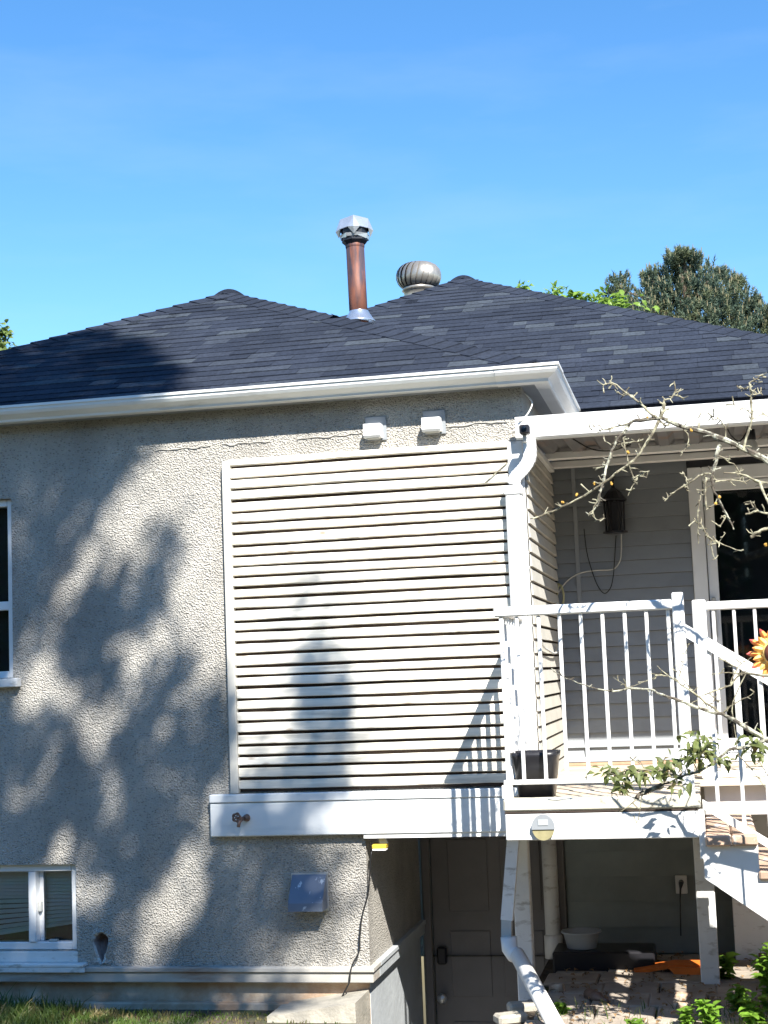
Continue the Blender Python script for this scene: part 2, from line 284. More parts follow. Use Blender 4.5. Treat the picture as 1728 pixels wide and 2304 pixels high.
# ================================================================= HOUSE
house = thing('house', 'grey stucco house with dark shingle hip roofs and a slatted wall panel', 'house', (0, 0, 0))
BW = 1.5                                         # y of the recessed porch / basement wall
XR = -0.865                                      # right corner of the projecting wing
XL = -1.815                                      # right corner of its basement wall
uw = (-4.75, -3.826, 1.765, 2.793); lw = (-4.55, -3.467, 0.256, 0.727); hole = (-3.385, -3.262, 0.185, 0.375)
o = wall_mesh(-5.6, XR, 1.0, 3.27, 0, .14, [uw]); b = wall_mesh(-5.6, XL, 0.15, 1.0, 0, .14, [(lw[0], lw[1], lw[2], lw[3]), hole]); o.add(b.v, b.f)
o.box(XR-.14, XR, .14, BW, 2.9, 3.27); o.box(XL-.14, XL, .14, BW, 0.15, .868)
o.build('stucco_wall', MT['stucco'], house)
B(-5.6, XR, .15, 2.9, 2.88, 3.2).v and B(-5.58, XR-.15, .16, BW+.5, 3.1, 3.2).build('attic_floor', MT['dark'], house)
# crack line where the stucco was patched under the eave
for (xa, xb, seed) in ((-2.95, -2.62, 1), (-2.55, -2.28, 2), (-2.12, -1.75, 3), (-1.30, -.95, 4)):
    r_ = random.Random(seed); n = 12; pts = [(xa+(xb-xa)*k/n, -.004, 3.02+(xa+(xb-xa)*k/n+2)*.012+r_.uniform(-.006, .006)) for k in range(n+1)]
    MB().tube(pts, [.0018+.0028*r_.random() for _ in pts], 5).build('stucco_crack', MT['trim'], house)
# ---- beam under the slatted bump-out, with its drip flashing
bm_ = BB(-2.662, -.93, -.055, -.002, .866, 1.045, .006).build('beam', MT['beam'], house)
BB(-2.662, -.93, -.062, -.002, 1.048, 1.092, .004).build('flashing_strip', MT['beam'], bm_)
B(XL-.02, -.93, .0, BW, .872, .93).build('bump_out_floor', MT['whitew'], house)
B(XL+.001, -1.05, -.045, -.01, .845, .8655).build('beam_lip', MT['whitew'], bm_)
# ---- slat panel
zl = [1020+y/5.53 for y in (178, 330, 463, 600, 742, 882, 1005, 1160, 1287, 1420, 1545, 1680, 1812, 1948, 2100)] + \
     [1400+y/5.53 for y in (122, 260, 406, 560, 678, 818, 970, 1107, 1245, 1390, 1532, 1667, 1800, 1950, 2092)]
zs = [PY(517+(y-1040)*.027, y, -.03).z for y in zl]
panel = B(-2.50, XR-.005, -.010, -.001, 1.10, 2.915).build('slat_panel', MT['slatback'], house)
tops = [2.922]+[z-.0078 for z in zs]
for k, (zt, zb_) in enumerate(zip(tops, [z+.0078 for z in zs]+[1.096])):
    xs_ = [(-2.497, -.955)]
    if k in (7, 16): xs_ = [(-2.497, -1.78 if k == 7 else -1.31), (-1.778 if k == 7 else -1.308, -.955)]
    for xa, xb in xs_:
        if zt-zb_ < .01: continue
        q = MB(); ns = 16; yf = -.042+rng.uniform(-.006, .004); e0 = e1 = 0; ph = rng.uniform(0, 6); pr3 = rng.uniform(0, 6)
        for i in range(ns+1):                     # weathered board: edges wander, face cups a little
            x = xa+(xb-xa)*i/ns; e0 = .7*e0+rng.gauss(0, .0007); e1 = .7*e1+rng.gauss(0, .0007); yv = yf+.003*math.sin(x*3+ph); sg = .0012*math.sin(x*2.2+pr3)
            a_, b2 = zb_+e0+sg, zt+e1+sg
            q.v += [(x, -.012, a_), (x, yv+.004, a_), (x, yv, a_+.004), (x, yv+.001, b2-.004), (x, yv+.005, b2), (x, -.012, b2)]
        for i in range(ns):
            for j in range(6): q.f.append((i*6+j, i*6+(j+1) % 6, (i+1)*6+(j+1) % 6, (i+1)*6+j))
        q.f += [(5, 4, 3, 2, 1, 0), tuple(ns*6+j for j in range(6))]; q.mi = [0]*len(q.f)
        q.build('slat', MT['slat'], panel)
BB(-2.545, -2.499, -.050, -.001, 1.095, 2.915, .004).build('side_trim', MT['sidesiding'], panel)
BB(-.953, XR-.003, -.040, -.011, 1.095, 2.915, .004).build('corner_trim', MT['whitew'], panel)
MB().tube([(-1.08, -.05, 2.70), (-.955, -.052, 2.80)], .003, 5).build('stick', MT['twig'], panel)
# ---- slatted side wall of the wing, facing the porch
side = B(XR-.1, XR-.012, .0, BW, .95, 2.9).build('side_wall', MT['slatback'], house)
zz = 1.10
while zz < 2.9:
    h = .0625; q = MB(); zt = min(zz+h, 2.91)
    q.prism([(XR-.010, .0, zz), (XR+.012, .0, zz), (XR+.004, .0, zt), (XR-.010, .0, zt)], (0, BW-.001, 0)); q.build('side_slat', MT['sidesiding'], side); zz += h+.014
# ---- recessed porch wall of lap siding, with the sliding door
DX0, DX1, DZ1 = -.024, 1.75, 2.905
pw = wall_mesh(XR-.4, 4.0, .93, 3.25, BW+.02, BW+.12, [(DX0, DX1, 1.10, DZ1)]).build('porch_wall', MT['dark'], house)
zz = 1.122
while zz < 2.96:
    zt = zz+.082
    for xa, xb in (((XR, DX0-.002),) if zz < DZ1 else ((XR, 3.9),)):
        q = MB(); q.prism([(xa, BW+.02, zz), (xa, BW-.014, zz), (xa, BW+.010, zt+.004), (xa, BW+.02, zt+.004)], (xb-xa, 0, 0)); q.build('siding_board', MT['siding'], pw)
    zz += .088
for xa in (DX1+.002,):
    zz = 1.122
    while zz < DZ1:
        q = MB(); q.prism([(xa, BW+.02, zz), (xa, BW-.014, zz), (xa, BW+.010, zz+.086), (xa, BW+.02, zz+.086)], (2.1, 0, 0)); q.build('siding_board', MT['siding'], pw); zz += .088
B(XR, DX0-.002, BW-.02, BW+.02, 1.10, 1.118).build('base_board', MT['kick'], pw)
B(-.74, -.715, BW-.014, BW+.01, 1.16, 2.95).build('corner_batten', MT['siding'], pw)
B(XR, 3.9, BW-.04, BW+.02, 2.965, 3.25).build('ledger_board', MT['siding'], pw)
# sliding door
dr = MB(); dr.bbox(DX0, DX0+.085, BW-.03, BW+.08, 1.10, DZ1, .006); dr.bbox(DX1-.085, DX1, BW-.03, BW+.08, 1.10, DZ1, .006); dr.bbox(DX0+.086, DX1-.086, BW-.03, BW+.08, DZ1-.085, DZ1, .006); dr.bbox(DX0+.086, DX1-.086, BW-.03, BW+.08, 1.10, 1.15, .006)
door = dr.build('sliding_door', MT['vinyl'], house)
for xa, xb, yy in ((DX0+.09, .86, BW+.0), (.82, DX1-.09, BW+.04)):
    q = MB(); q.bbox(xa, xa+.06, yy, yy+.032, 1.155, DZ1-.09, .004); q.bbox(xb-.06, xb, yy, yy+.032, 1.155, DZ1-.09, .004); q.bbox(xa+.061, xb-.061, yy, yy+.032, 1.155, 1.24, .004); q.bbox(xa+.061, xb-.061, yy, yy+.032, DZ1-.15, DZ1-.09, .004)
    q.build('door_sash', MT['vinyl'], door)
    B(xa+.055, xb-.055, yy+.012, yy+.018, 1.235, DZ1-.145).build('pane', MT['dglass'], door)
BB(DX0+.10, DX0+.125, BW-.028, BW-.002, 1.85, 2.10, .006).build('handle', MT['greyp'], door)
rm = MB(); rm.box(-.9, 2.6, BW+.13, BW+3.4, 1.08, 3.2); rm.f = [f[::-1] for f in rm.f]; rm.build('room', MT['dark'], house)
# dim furniture seen through the door glass
q = MB(); q.bbox(.45, 1.25, BW+.7, BW+1.4, 1.085, 1.75, .05); q.bbox(.42, .60, BW+.75, BW+1.38, 1.755, 1.95, .05); q.build('armchair', MT['skin'], house)
# ---- patio cover over the porch: fascia gutter, corrugated ceiling, beams
fz0, fz1 = 2.915, 3.03
pc = MB(); pr_ = [(-.085, fz0), (-.10, fz0-.004), (-.112, fz0+.006), (-.118, fz1-.02), (-.124, fz1-.008), (-.124, fz1), (-.085, fz1)]
FX0, FX1 = -.895, 3.95
pc.prism([(FX0, y, z) for y, z in pr_], (FX1-FX0, 0, 0)); fas = pc.build('porch_fascia', MT['white'], house)
q = MB(); n = 0; x = -.85; prof = []
while x < 3.9: prof += [(x, 0), (x+.055, 0), (x+.085, .035), (x+.14, .035), (x+.17, 0)]; x += .17
a = [(px, -.08, fz0+.03+pz) for px, pz in prof]; b = [(px, BW-.045, 3.0+pz) for px, pz in prof]; n = len(a)
q.add(a+b, [(i, i+1, n+i+1, n+i) for i in range(n-1)]); q.add([(p[0], p[1], p[2]+.003) for p in a+b], [(n+i, n+i+1, i+1, i) for i in range(n-1)])
ceil_ = q.build('corrugated_ceiling', MT['ceiling'], house)
BB(-.86, 3.9, 1.0, 1.06, 2.948, 2.992, .004).build('ceiling_beam', MT['white'], ceil_); BB(-.86, 3.9, BW-.10, BW-.041, 2.948, 2.99, .004).build('ceiling_beam', MT['white'], ceil_)
BB(-.86, 3.9, -.078, -.04, fz0-.004, fz0+.025, .003).build('ceiling_beam', MT['gutter'], ceil_)
B(XR+.001, XR+.03, -.03, BW-.11, 2.92, 2.948).build('wall_angle', MT['gutter'], ceil_)
# ---- basement wall, door
bw = wall_mesh(XL, 4.0, -1.3, .86, BW+.02, BW+.12, [(-1.752, -.955, -1.3, .79)]).build('basement_wall', MT['bsiding'], house)
zz = GZ+.02
while zz < .86:
    q = MB(); zt = min(zz+.15, .86); q.prism([(-.90, BW+.02, zz), (-.90, BW-.002, zz), (-.90, BW+.012, zt), (-.90, BW+.02, zt)], (4.8, 0, 0)); q.build('siding_board', MT['bsiding'], bw); zz += .152
q = MB(); q.bbox(-1.80, -1.752, BW-.02, BW+.02, -1.28, .82, .004); q.bbox(-.955, -.907, BW-.02, BW+.02, -1.28, .82, .004); q.bbox(-1.751, -.956, BW-.02, BW+.02, .79, .82, .004)
q.build('door_frame', MT['bdoor'], bw)
bd = BB(-1.748, -.958, BW+.03, BW+.075, -1.275, .785, .004).build('basement_door', MT['bdoor'], house)
for za, zb_ in ((-1.1, -.45), (-.30, .10), (.22, .66)):
    for xa, xb in ((-1.64, -1.39), (-1.31, -1.06)): BB(xa, xb, BW+.022, BW+.0295, za, zb_, .006).build('door_panel', MT['bdoor'], bd)
BB(-1.727, -1.667, BW-.005, BW+.029, -.10, .005, .01).build('keypad', MT['black'], bd)
q = MB(); q.lathe((0, 0, 0), [(.012, 0), (.012, .035), (.028, .045), (.032, .06), (.022, .075), (.002, .078)], 16); q.v = [(-1.70+x, BW+.029-z, -.30+y) for x, y, z in q.v]; q.build('knob', MT['galv'], bd, True)
# ---- trim ledge and foundation
BB(-5.6, XL+.03, -.045, .139, .150, .176, .004).build('ledge_board', MT['trim'], house)
BB(-5.6, XL+.022, -.030, .139, .094, .1485, .004).build('ledge_board', MT['trim'], house)
BB(XL-.1, XL+.022, .1395, BW-.001, .094, .1485, .003).build('ledge_board', MT['paintconc'], house); BB(XL-.1, XL+.03, .1395, BW-.001, .150, .176, .003).build('ledge_board', MT['paintconc'], house)
fd = B(-5.6, XL-.015, .04, .30, -1.3, .0935).build('foundation', MT['foundation'], house)
B(XL-.20, XL-.012, .041, BW, -1.3, .0925).build('painted_foundation', MT['paintconc'], house)
BB(-5.6, -2.02, -.02, .039, -.3, -.015, .006).build('footing_board', MT['foundation'], fd)
MB().prism([(-2.30, .038, -.02), (XL-.016, .038, .05), (XL-.016, .038, -.4), (-2.30, .038, -.4)], (0, -.34, 0)).build('concrete_kerb', MT['concrete'], fd)
# ---- windows
def window(x0, x1, z0, z1, label, mull, ybl, blind=None, sashes=()):
    fr = MB(); t = .042; y0, y1 = .035, .11
    fr.bbox(x0+.001, x0+t, y0, y1, z0+.001, z1-.001, .004); fr.bbox(x1-t, x1-.001, y0, y1, z0+.001, z1-.001, .004); fr.bbox(x0+t+.0005, x1-t-.0005, y0, y1, z1-t, z1-.001, .004); fr.bbox(x0+t+.0005, x1-t-.0005, y0, y1, z0+.001, z0+t, .004)
    W = fr.build('window', MT['vinyl'], house); tag(W, label)
    for m in mull: BB(*m).build('mullion', MT['vinyl'], W)
    for (a, b, c, d, yy) in sashes: B(a, b, yy, yy+.005, c, d).build('pane', MT['glass'], W)
    rr = MB(); rr.box(x0-.3, x1+.3, .141, 1.4, z0-.5, z1+.15); rr.f = [f[::-1] for f in rr.f]; rr.build('window_room', MT['wood'], W)
    return W
zt, zb_ = lw[3], lw[2]; mx_ = -3.742
W1 = window(*lw, 'low sliding window at grass level with a crooked blind', [(mx_-.022, mx_+.022, .025, .10, zb_+.043, zt-.043, .004)], 0,
            sashes=[(lw[0]+.04, mx_-.02, zb_+.04, zt-.04, .05), (mx_+.02, lw[1]-.04, zb_+.04, zt-.04, .085)])
BB(mx_+.0225, mx_+.046, .075, .11, zb_+.043, zt-.043, .003).build('sash_stile', MT['vinyl'], W1)
BB(mx_+.024, mx_+.044, .05, .0745, .46, .52, .004).build('latch', MT['greyp'], W1); BB(-3.655, -3.605, .045, .075, zb_+.0425, zb_+.054, .002).build('latch', MT['greyp'], W1)
k = 0; zz = zt-.05
while zz > .30:
    for xa, xb in ((-4.5, mx_-.0), (mx_+.03, lw[1]-.045)):
        sl_ = .135; zlow = .385+(xa+3.7)*sl_; zlow2 = .385+(xb+3.7)*sl_
        f = max(0, min(1, (zz-.40)/.12)); s_ = sl_*(1-f)*.9
        if zz+s_*((xa+xb)/2+3.6) < .375+((xa+xb)/2+3.7)*sl_: continue
        q = MB(); za, zb2 = zz+s_*(xa+3.5), zz+s_*(xb+3.5)
        q.add([(xa, .125, za), (xb, .125, zb2), (xb, .137, zb2+.019), (xa, .137, za+.019), (xa, .1265, za-.001), (xb, .1265, zb2-.001), (xb, .1385, zb2+.018), (xa, .1385, za+.018)], [(0, 1, 2, 3), (7, 6, 5, 4), (0, 4, 5, 1), (3, 2, 6, 7)])
        q.build('blind_slat', MT['blind'], W1)
    zz -= .019
for xa, xb in ((-4.5, mx_), (mx_+.03, lw[1]-.045)):
    za, zb2 = .362+(xa+3.7)*.135, .362+(xb+3.7)*.135
    MB().prism([(xa, .118, za), (xb, .118, zb2), (xb, .118, zb2+.016), (xa, .118, za+.016)], (0, .02, 0)).build('blind_rail', MT['blind'], W1)
BB(-4.6, -3.462, -.005, .034, .196, .2545, .004).build('sill', MT['whitew'], W1); BB(-4.6, -3.405, -.06, .03, .178, .1955, .004).build('sill', MT['whitew'], W1); BB(-4.6, -3.40, -.058, -.046, .15, .1775, .003).build('sill', MT['whitew'], W1)
zc_ = 2.18
W2 = window(*uw, 'tall white window at the left edge of the stucco wall', [(uw[0]+.043, uw[1]-.043, .04, .10, zc_-.025, zc_+.025, .004)], 0,
            sashes=[(uw[0]+.04, uw[1]-.04, uw[2]+.04, zc_-.02, .06), (uw[0]+.04, uw[1]-.04, zc_+.02, uw[3]-.04, .06)])
BB(uw[0]-.04, -3.778, -.055, .034, 1.716, 1.7645, .004).build('sill', MT['whitew'], W2)
# ---- broken vent hole in the stucco
hx0, hx1, hz0, hz1 = hole; hc = ((hx0+hx1)/2, (hz0+hz1)/2)
hcz = .305; ring = []; nseg = 28
def hole_r(a):
    x, z = math.cos(a), math.sin(a)
    if z < 0: return (.043*x*(1+z*.82), .115*z)
    return (.043*x, .046*z)
q = MB(); per = []
for k in range(nseg):
    a = 2*math.pi*k/nseg; cx, cz = math.cos(a), math.sin(a); t_ = min((hx1-hx0)/2/max(abs(cx), 1e-6), ((hz1-hcz) if cz > 0 else (hcz-hz0))/max(abs(cz), 1e-6))
    per.append((hc[0]+cx*t_, -.001, hcz+cz*t_))
for k in range(4):
    pass
inn = [(hc[0]+hole_r(2*math.pi*k/nseg)[0]+rng.uniform(-.003, .003), .004, hcz+hole_r(2*math.pi*k/nseg)[1]+rng.uniform(-.003, .003)) for k in range(nseg)]
mid = [(p[0]*.3+i_[0]*.7, -.004+rng.uniform(-.014, .004), p[2]*.3+i_[2]*.7) for p, i_ in zip(per, inn)]
deep = [(hc[0]+(p[0]-hc[0])*.95, .05+.07*max(0, min(1, (p[2]-.26)/.06)), p[2]) for p in inn]
q.add(per+mid+inn, [(k, (k+1) % nseg, nseg+(k+1) % nseg, nseg+k) for k in range(nseg)]+[(nseg+k, nseg+(k+1) % nseg, 2*nseg+(k+1) % nseg, 2*nseg+k) for k in range(nseg)])
q.mi = [0]*nseg+[1]*nseg; vh = q.build('broken_vent_hole', [MT['stucco'], MT['chip']], house); tag(vh, 'broken vent hole in the stucco beside the low window')
q = MB(); q.add(inn+deep+[(hc[0], .13, .315)], [(k, (k+1) % nseg, nseg+(k+1) % nseg, nseg+k) for k in range(nseg)]+[(nseg+k, nseg+(k+1) % nseg, 2*nseg) for k in range(nseg)]); q.build('torn_lining', MT['holedirt'], vh)

# ---------------------------------------------------------------- roofs
def shingle_mesh(wd, h, th, m):
    q = MB(); q.add([(0, -.0, th*.15), (wd, -.0, th*.15), (wd, 0, th), (0, 0, th), (0, h, .002), (wd, h, .002)], [(0, 1, 2, 3), (3, 2, 5, 4), (0, 3, 4), (1, 5, 2)])
    me = bpy.data.meshes.new('shingle'); me.from_pydata(q.v, [], q.f); me.materials.append(m); return me
TABS = []                                         # every shingle: (px area, roof key, matrix, width index, shade)
EXPO = .117; WID = (.10, .16, .22, .28, .34); THS = (.006, .0075, .010)
def shingle_plane(key, O, U, V, n_rows, left, right, rs):
    """O eave origin, U along eave, V up-slope; left(v), right(v) give the run of the course"""
    r_ = random.Random(rs); Nn = U.cross(V).normalized()
    for j in range(n_rows):
        v = j*EXPO; a, b = left(v+EXPO), right(v+EXPO); u = a-r_.uniform(0, .2); run = 0
        while u < b:
            wi = r_.choices(range(5), (1, 3, 4, 3, 2))[0]; wd = WID[wi]
            if u+wd > b+.05: wd = None
            if wd is None:
                wi = max(0, min(4, int((b-u-.05)/.06)-1)); wd = WID[wi]
                if b-u < .05: break
            if u >= a-.06 or True:
                uu = max(u, a-.05); sh = r_.choices(range(5), (4, 5, 4, 2.4, 1.2))[0]; ti = r_.randrange(3)
                p = O+U*uu+V*v+Nn*.004
                c = O+U*(uu+wd/2)+V*(v+EXPO/2); x, y = PX(c); d = (c-CAM).length
                vis = -60 < x < 1790
                TABS.append((wd/d/d*(1 if vis else 0), key, Matrix(((U.x, V.x, Nn.x, p.x), (U.y, V.y, Nn.y, p.y), (U.z, V.z, Nn.z, p.z), (0, 0, 0, 1))), wi, sh, ti))
            u += wd+.0015
def ridge_caps(roofo, A, Bp, n1, n2, step=.14):
    """overlapping folded cap shingles from the eave end A up to B; n1, n2: in-plane directions away from the line on both sides"""
    A, Bp = Vector(A), Vector(Bp); A = A+(Bp-A).normalized()*.06; d = (Bp-A); L = d.length; d.normalize(); k = int(L/step); n1 = Vector(n1).normalized(); n2 = Vector(n2).normalized()
    up = -(n1+n2).normalized()
    for i in range(k+1):
        p = A+d*i*step; e = min(step+.05, L-i*step+.02); wd = .135; q = MB(); hi = up*.022; lo = up*.010
        if e <= .02: continue
        a0, a1 = p+hi, p+d*e+lo; s0, s1 = p+n1*wd+hi*.75, p+d*e+n1*wd+lo*.8; t0, t1 = p+n2*wd+hi*.75, p+d*e+n2*wd+lo*.8
        dn = up*-.012
        q.add([s0, a0, t0, s1, a1, t1, s0+dn, a0+dn, t0+dn, s1+dn, t1+dn], [(0, 1, 4, 3), (1, 2, 5, 4), (0, 6, 7, 1), (1, 7, 8, 2), (0, 3, 9, 6), (2, 8, 10, 5)])
        q.build('ridge_cap', SHINGLE[random.Random(i*7+int(L*100)).choice((0, 1, 1, 2))], roofo)
def ridge_vent(roofo, p, length):
    x, y, z = p; q = MB(); n = 12
    arc = [(x-.14+.28*k/n, z-.035+.075*math.sin(math.pi*k/n)**.8) for k in range(n+1)]
    q.add([(a, y, b) for a, b in arc]+[(a, y+length, b) for a, b in arc], [(k, k+1, n+2+k, n+1+k) for k in range(n)]+[tuple(range(n, -1, -1))])
    q.build('ridge_vent', SHINGLE[0], roofo)
# wing roof
h1, p1 = 2.5, .486; ex, ey, ez = -.735, -.135, 3.297
A1 = Vector((ex-h1, ey+h1, ez+h1*p1)); yb = 3.75
q = MB(); c = [(ex, ey, ez), (ex-2*h1, ey, ez), A1, (A1.x, yb, A1.z), (ex, 4.2, ez), (ex-2*h1, 4.2, ez)]
c2 = [(v[0], v[1], v[2]-.05) for v in c]
q.add(c+c2, [(1, 0, 2), (0, 4, 3, 2), (5, 1, 2, 3), (7, 8, 6), (0, 1, 7, 6), (4, 0, 6, 10), (1, 5, 11, 7), (6, 10, 9, 8), (7, 8, 9, 11)])
roof1 = q.build('roof', SHINGLE[1], house)
sl1 = math.sqrt(1+p1*p1); rows = int(h1*sl1/EXPO)
shingle_plane(0, Vector((ex-2*h1, ey-.03, ez-.015)), Vector((1, 0, 0)), Vector((0, 1, p1)).normalized(), rows, lambda v: v/sl1+.03, lambda v: 2*h1-v/sl1-.03, 5)
fx = Vector((1, 0, 0)); side1 = Vector((0, 1, 0))
hipR = (Vector((ex, ey, ez)), A1); hipL = (Vector((ex-2*h1, ey, ez)), A1)
def inplane(d, nrm, away):                        # in-plane direction perpendicular to the hip d
    v = Vector(nrm).cross(d).normalized(); return v if v.dot(Vector(away)) > 0 else -v
nf = Vector((0, -p1, 1)); nr = Vector((p1, 0, 1)); nl = Vector((-p1, 0, 1))
dR = A1-hipR[0]; dL = A1-hipL[0]
ridge_caps(roof1, *hipR, inplane(dR, nf, (-1, 0, 0)), inplane(dR, nr, (0, 1, 0))); ridge_caps(roof1, *hipL, inplane(dL, nf, (1, 0, 0)), inplane(dL, nl, (0, 1, 0)))
ridge_vent(roof1, A1, 1.3)
# main roof
ym, p2 = 1.30, .512
A2 = Vector((-1.87, 0, 0)); d_ = ray(1040, 629); t_ = (ez-ym*p2+CAM.y*p2-CAM.z)/(d_.z-p2*d_.y); A2 = CAM+d_*t_; h2 = A2.y-ym
ER = Vector((A2.x+h2, ym, ez)); EL = Vector((A2.x-h2*.94, ym, ez-.02)); q = MB()
c = [EL, ER, A2, (A2.x, A2.y+2, A2.z), (ER.x, A2.y+5, ez), (EL.x, A2.y+5, ez)]; c2 = [(v[0], v[1], v[2]-.05) for v in c]
q.add(c+c2, [(0, 1, 2), (1, 4, 3, 2), (5, 0, 2, 3), (6, 8, 7), (1, 0, 6, 7), (3, 4, 5)])
roof2 = q.build('roof', SHINGLE[1], house)
sl2 = math.sqrt(1+p2*p2); rows2 = int(h2*sl2/EXPO)
shingle_plane(1, Vector((EL.x, ym-.03, ez-.015)), Vector((1, 0, 0)), Vector((0, 1, p2)).normalized(), rows2, lambda v: max(v/sl2*.94+.03, -3.1-EL.x+v*.1), lambda v: (ER.x-EL.x)-v/sl2-.03, 9)
dR = A2-ER; dL = A2-EL; nf = Vector((0, -p2, 1)); nr = Vector((p2, 0, 1)); nl = Vector((-p2, 0, 1))
ridge_caps(roof2, ER, A2, inplane(dR, nf, (-1, 0, 0)), inplane(dR, nr, (0, 1, 0))); ridge_caps(roof2, EL, A2, inplane(dL, nf, (1, 0, 0)), inplane(dL, nl, (0, 1, 0)))
ridge_vent(roof2, A2, 1.5)
# the 300 shingles that show largest are parts, the rest one mesh per roof
TABS.sort(key=lambda t: -t[0]); cache = {}; rest = {0: MB(), 1: MB()}
for i, (ar, key, M_, wi, sh, ti) in enumerate(TABS):
    if i < 300:
        if (wi, sh, ti) not in cache: cache[(wi, sh, ti)] = shingle_mesh(WID[wi], EXPO+.012, THS[ti], SHINGLE[sh])
        o = bpy.data.objects.new('shingle', cache[(wi, sh, ti)]); COL.objects.link(o); o.parent = (roof1, roof2)[key]; o.matrix_local = M_
    else:
        q = rest[key]; wd, h, th = WID[wi], EXPO+.012, THS[ti]; q.cur = sh
        q.add([(M_ @ Vector(v))[:] for v in [(0, 0, th*.15), (wd, 0, th*.15), (wd, 0, th), (0, 0, th), (0, h, .002), (wd, h, .002)]], [(0, 1, 2, 3), (3, 2, 5, 4), (0, 3, 4), (1, 5, 2)])
for key, ro in ((0, roof1), (1, roof2)):
    if rest[key].v: tag(rest[key].build('shingle_courses', SHINGLE, ro), kind='stuff')
# ---- gutter of the wing, mitred round its right corner
GO = .066
GP = [(.0, 3.298), (.0, 3.218), (.068, 3.214), (.076, 3.217), (.080, 3.228), (.092, 3.236), (.120, 3.252), (.132, 3.268), (.134, 3.284), (.142, 3.286), (.142, 3.300), (.134, 3.300), (.130, 3.284), (.062, 3.224), (.008, 3.224), (.008, 3.298)]
GP = [(o_+GO, z-.008) for o_, z in GP]
xw, y_e = XR+.012, 1.42; n = len(GP); q = MB(); ring = [[(-5.75, -o_-.008, z) for o_, z in GP], [(xw+o_, -o_-.008, z) for o_, z in GP], [(xw+o_, y_e, z) for o_, z in GP]]
vs_ = [v for r in ring for v in r]
q.add(vs_, [(i*n+k, (i+1)*n+k, (i+1)*n+(k+1) % n, i*n+(k+1) % n) for i in range(2) for k in range(n)]+[tuple(2*n+k for k in range(n-1, -1, -1))])
gut = q.build('gutter', MT['gutter'], house)
q = MB(); GJ = [(o_+(.004 if o_ > .03+GO else 0), z-(.003 if z < 3.212 else 0)) for o_, z in GP[1:11]]; m_ = len(GJ)
r0 = [(-.98, -o_-.008, z) for o_, z in GJ]; r1 = [(xw+o_, -o_-.008, z) for o_, z in GJ]; r2 = [(xw+o_, .06, z) for o_, z in GJ]
q.add(r0+r1+r2, [(i*m_+k, (i+1)*m_+k, (i+1)*m_+k+1, i*m_+k+1) for i in range(2) for k in range(m_-1)]); q.build('corner_joint', MT['white'], gut)
B(-5.7, XR+.011+GO, -.007-GO, .0, 3.212, 3.29).build('soffit_board', MT['siding'], house); B(XR+.0005, XR+.011+GO, .001, y_e, 3.212, 3.29).build('soffit_board', MT['siding'], house)
# main-roof eave board behind the patio cover
B(XR+.2, 3.6, ym+.0, ym+.02, 3.13, 3.27).build('fascia_board', MT['white'], house)

# ================================================================= THINGS ON THE HOUSE
# rusty flue pipe with a galvanised cap
cb = None
yc = 1.42; best = None
for k in range(400):
    x = -3+k*.004; z = ez+(ex-x)*p1; X_, Y_ = PX((x, yc, z))
    if best is None or abs(X_-809) < best[0]: best = (abs(X_-809), x, z)
fxc, fzc = best[1], best[2]; dd = (Vector((fxc, yc, fzc))-CAM).length; px2m = dd/FPX
zt = fzc+px2m*195; Rp = px2m*20.5
flue = thing('flue_pipe', 'rusty brown flue pipe with shiny metal cap standing on the roof', 'flue pipe', (fxc, yc, fzc))
tx = fxc-.010
q = MB(); q.tube([(fxc, yc, fzc-.08), (tx, yc, zt)], Rp, 24); q.build('pipe', MT['rust'], flue, True)
q = MB(); q.lathe((tx, yc, zt-.008), [(Rp*1.03, -.012), (Rp*1.06, 0), (Rp*1.03, .012)], 24); q.build('seam_ring', MT['rust'], flue)
q = MB(); q.lathe((fxc, yc, fzc), [(Rp*1.04, .125), (Rp*1.10, .115), (Rp*1.62, .065), (Rp*1.80, .055), (Rp*1.78, .047), (Rp*1.05, .05)], 28); q.build('storm_collar', MT['flash'], flue, True)
q = MB(); q.lathe((fxc, yc, fzc-.05), [(Rp*1.15, .075), (Rp*1.5, .02), (Rp*2.0, -.03)], 28); q.add([(fxc-.15, yc-.17, fzc+.15*p1-.0+.012), (fxc+.15, yc-.17, fzc-.15*p1+.012), (fxc+.15, yc+.17, fzc-.15*p1+.012), (fxc-.15, yc+.17, fzc+.15*p1+.012)], [(0, 1, 2, 3)]); q.build('roof_flashing', MT['flash'], flue, True)
# cap: dark throat, ragged collar and four folded flaps
q = MB(); q.lathe((tx, yc, zt), [(Rp*.9, -.01), (Rp*1.45, .022), (Rp*1.5, Rp*1.9), (Rp*.4, Rp*2.1)], 8); q.build('throat', MT['black'], flue)
q = MB()
for k in range(8):
    a = 2*math.pi*(k+.5)/8; b_ = 2*math.pi*(k+1.5)/8; r0_ = Rp*1.56; zz_ = zt+.04
    lo1, lo2 = rng.uniform(-.012, .006), rng.uniform(-.012, .006)
    q.add([(tx+r0_*math.cos(a), yc+r0_*math.sin(a), zz_+lo1), (tx+r0_*math.cos(b_), yc+r0_*math.sin(b_), zz_+lo2), (tx+r0_*1.08*math.cos(b_), yc+r0_*1.08*math.sin(b_), zz_+.022), (tx+r0_*1.08*math.cos(a), yc+r0_*1.08*math.sin(a), zz_+.022)], [(0, 1, 2, 3)])
q.build('cap_band', MT['galv'], flue)
fins = []
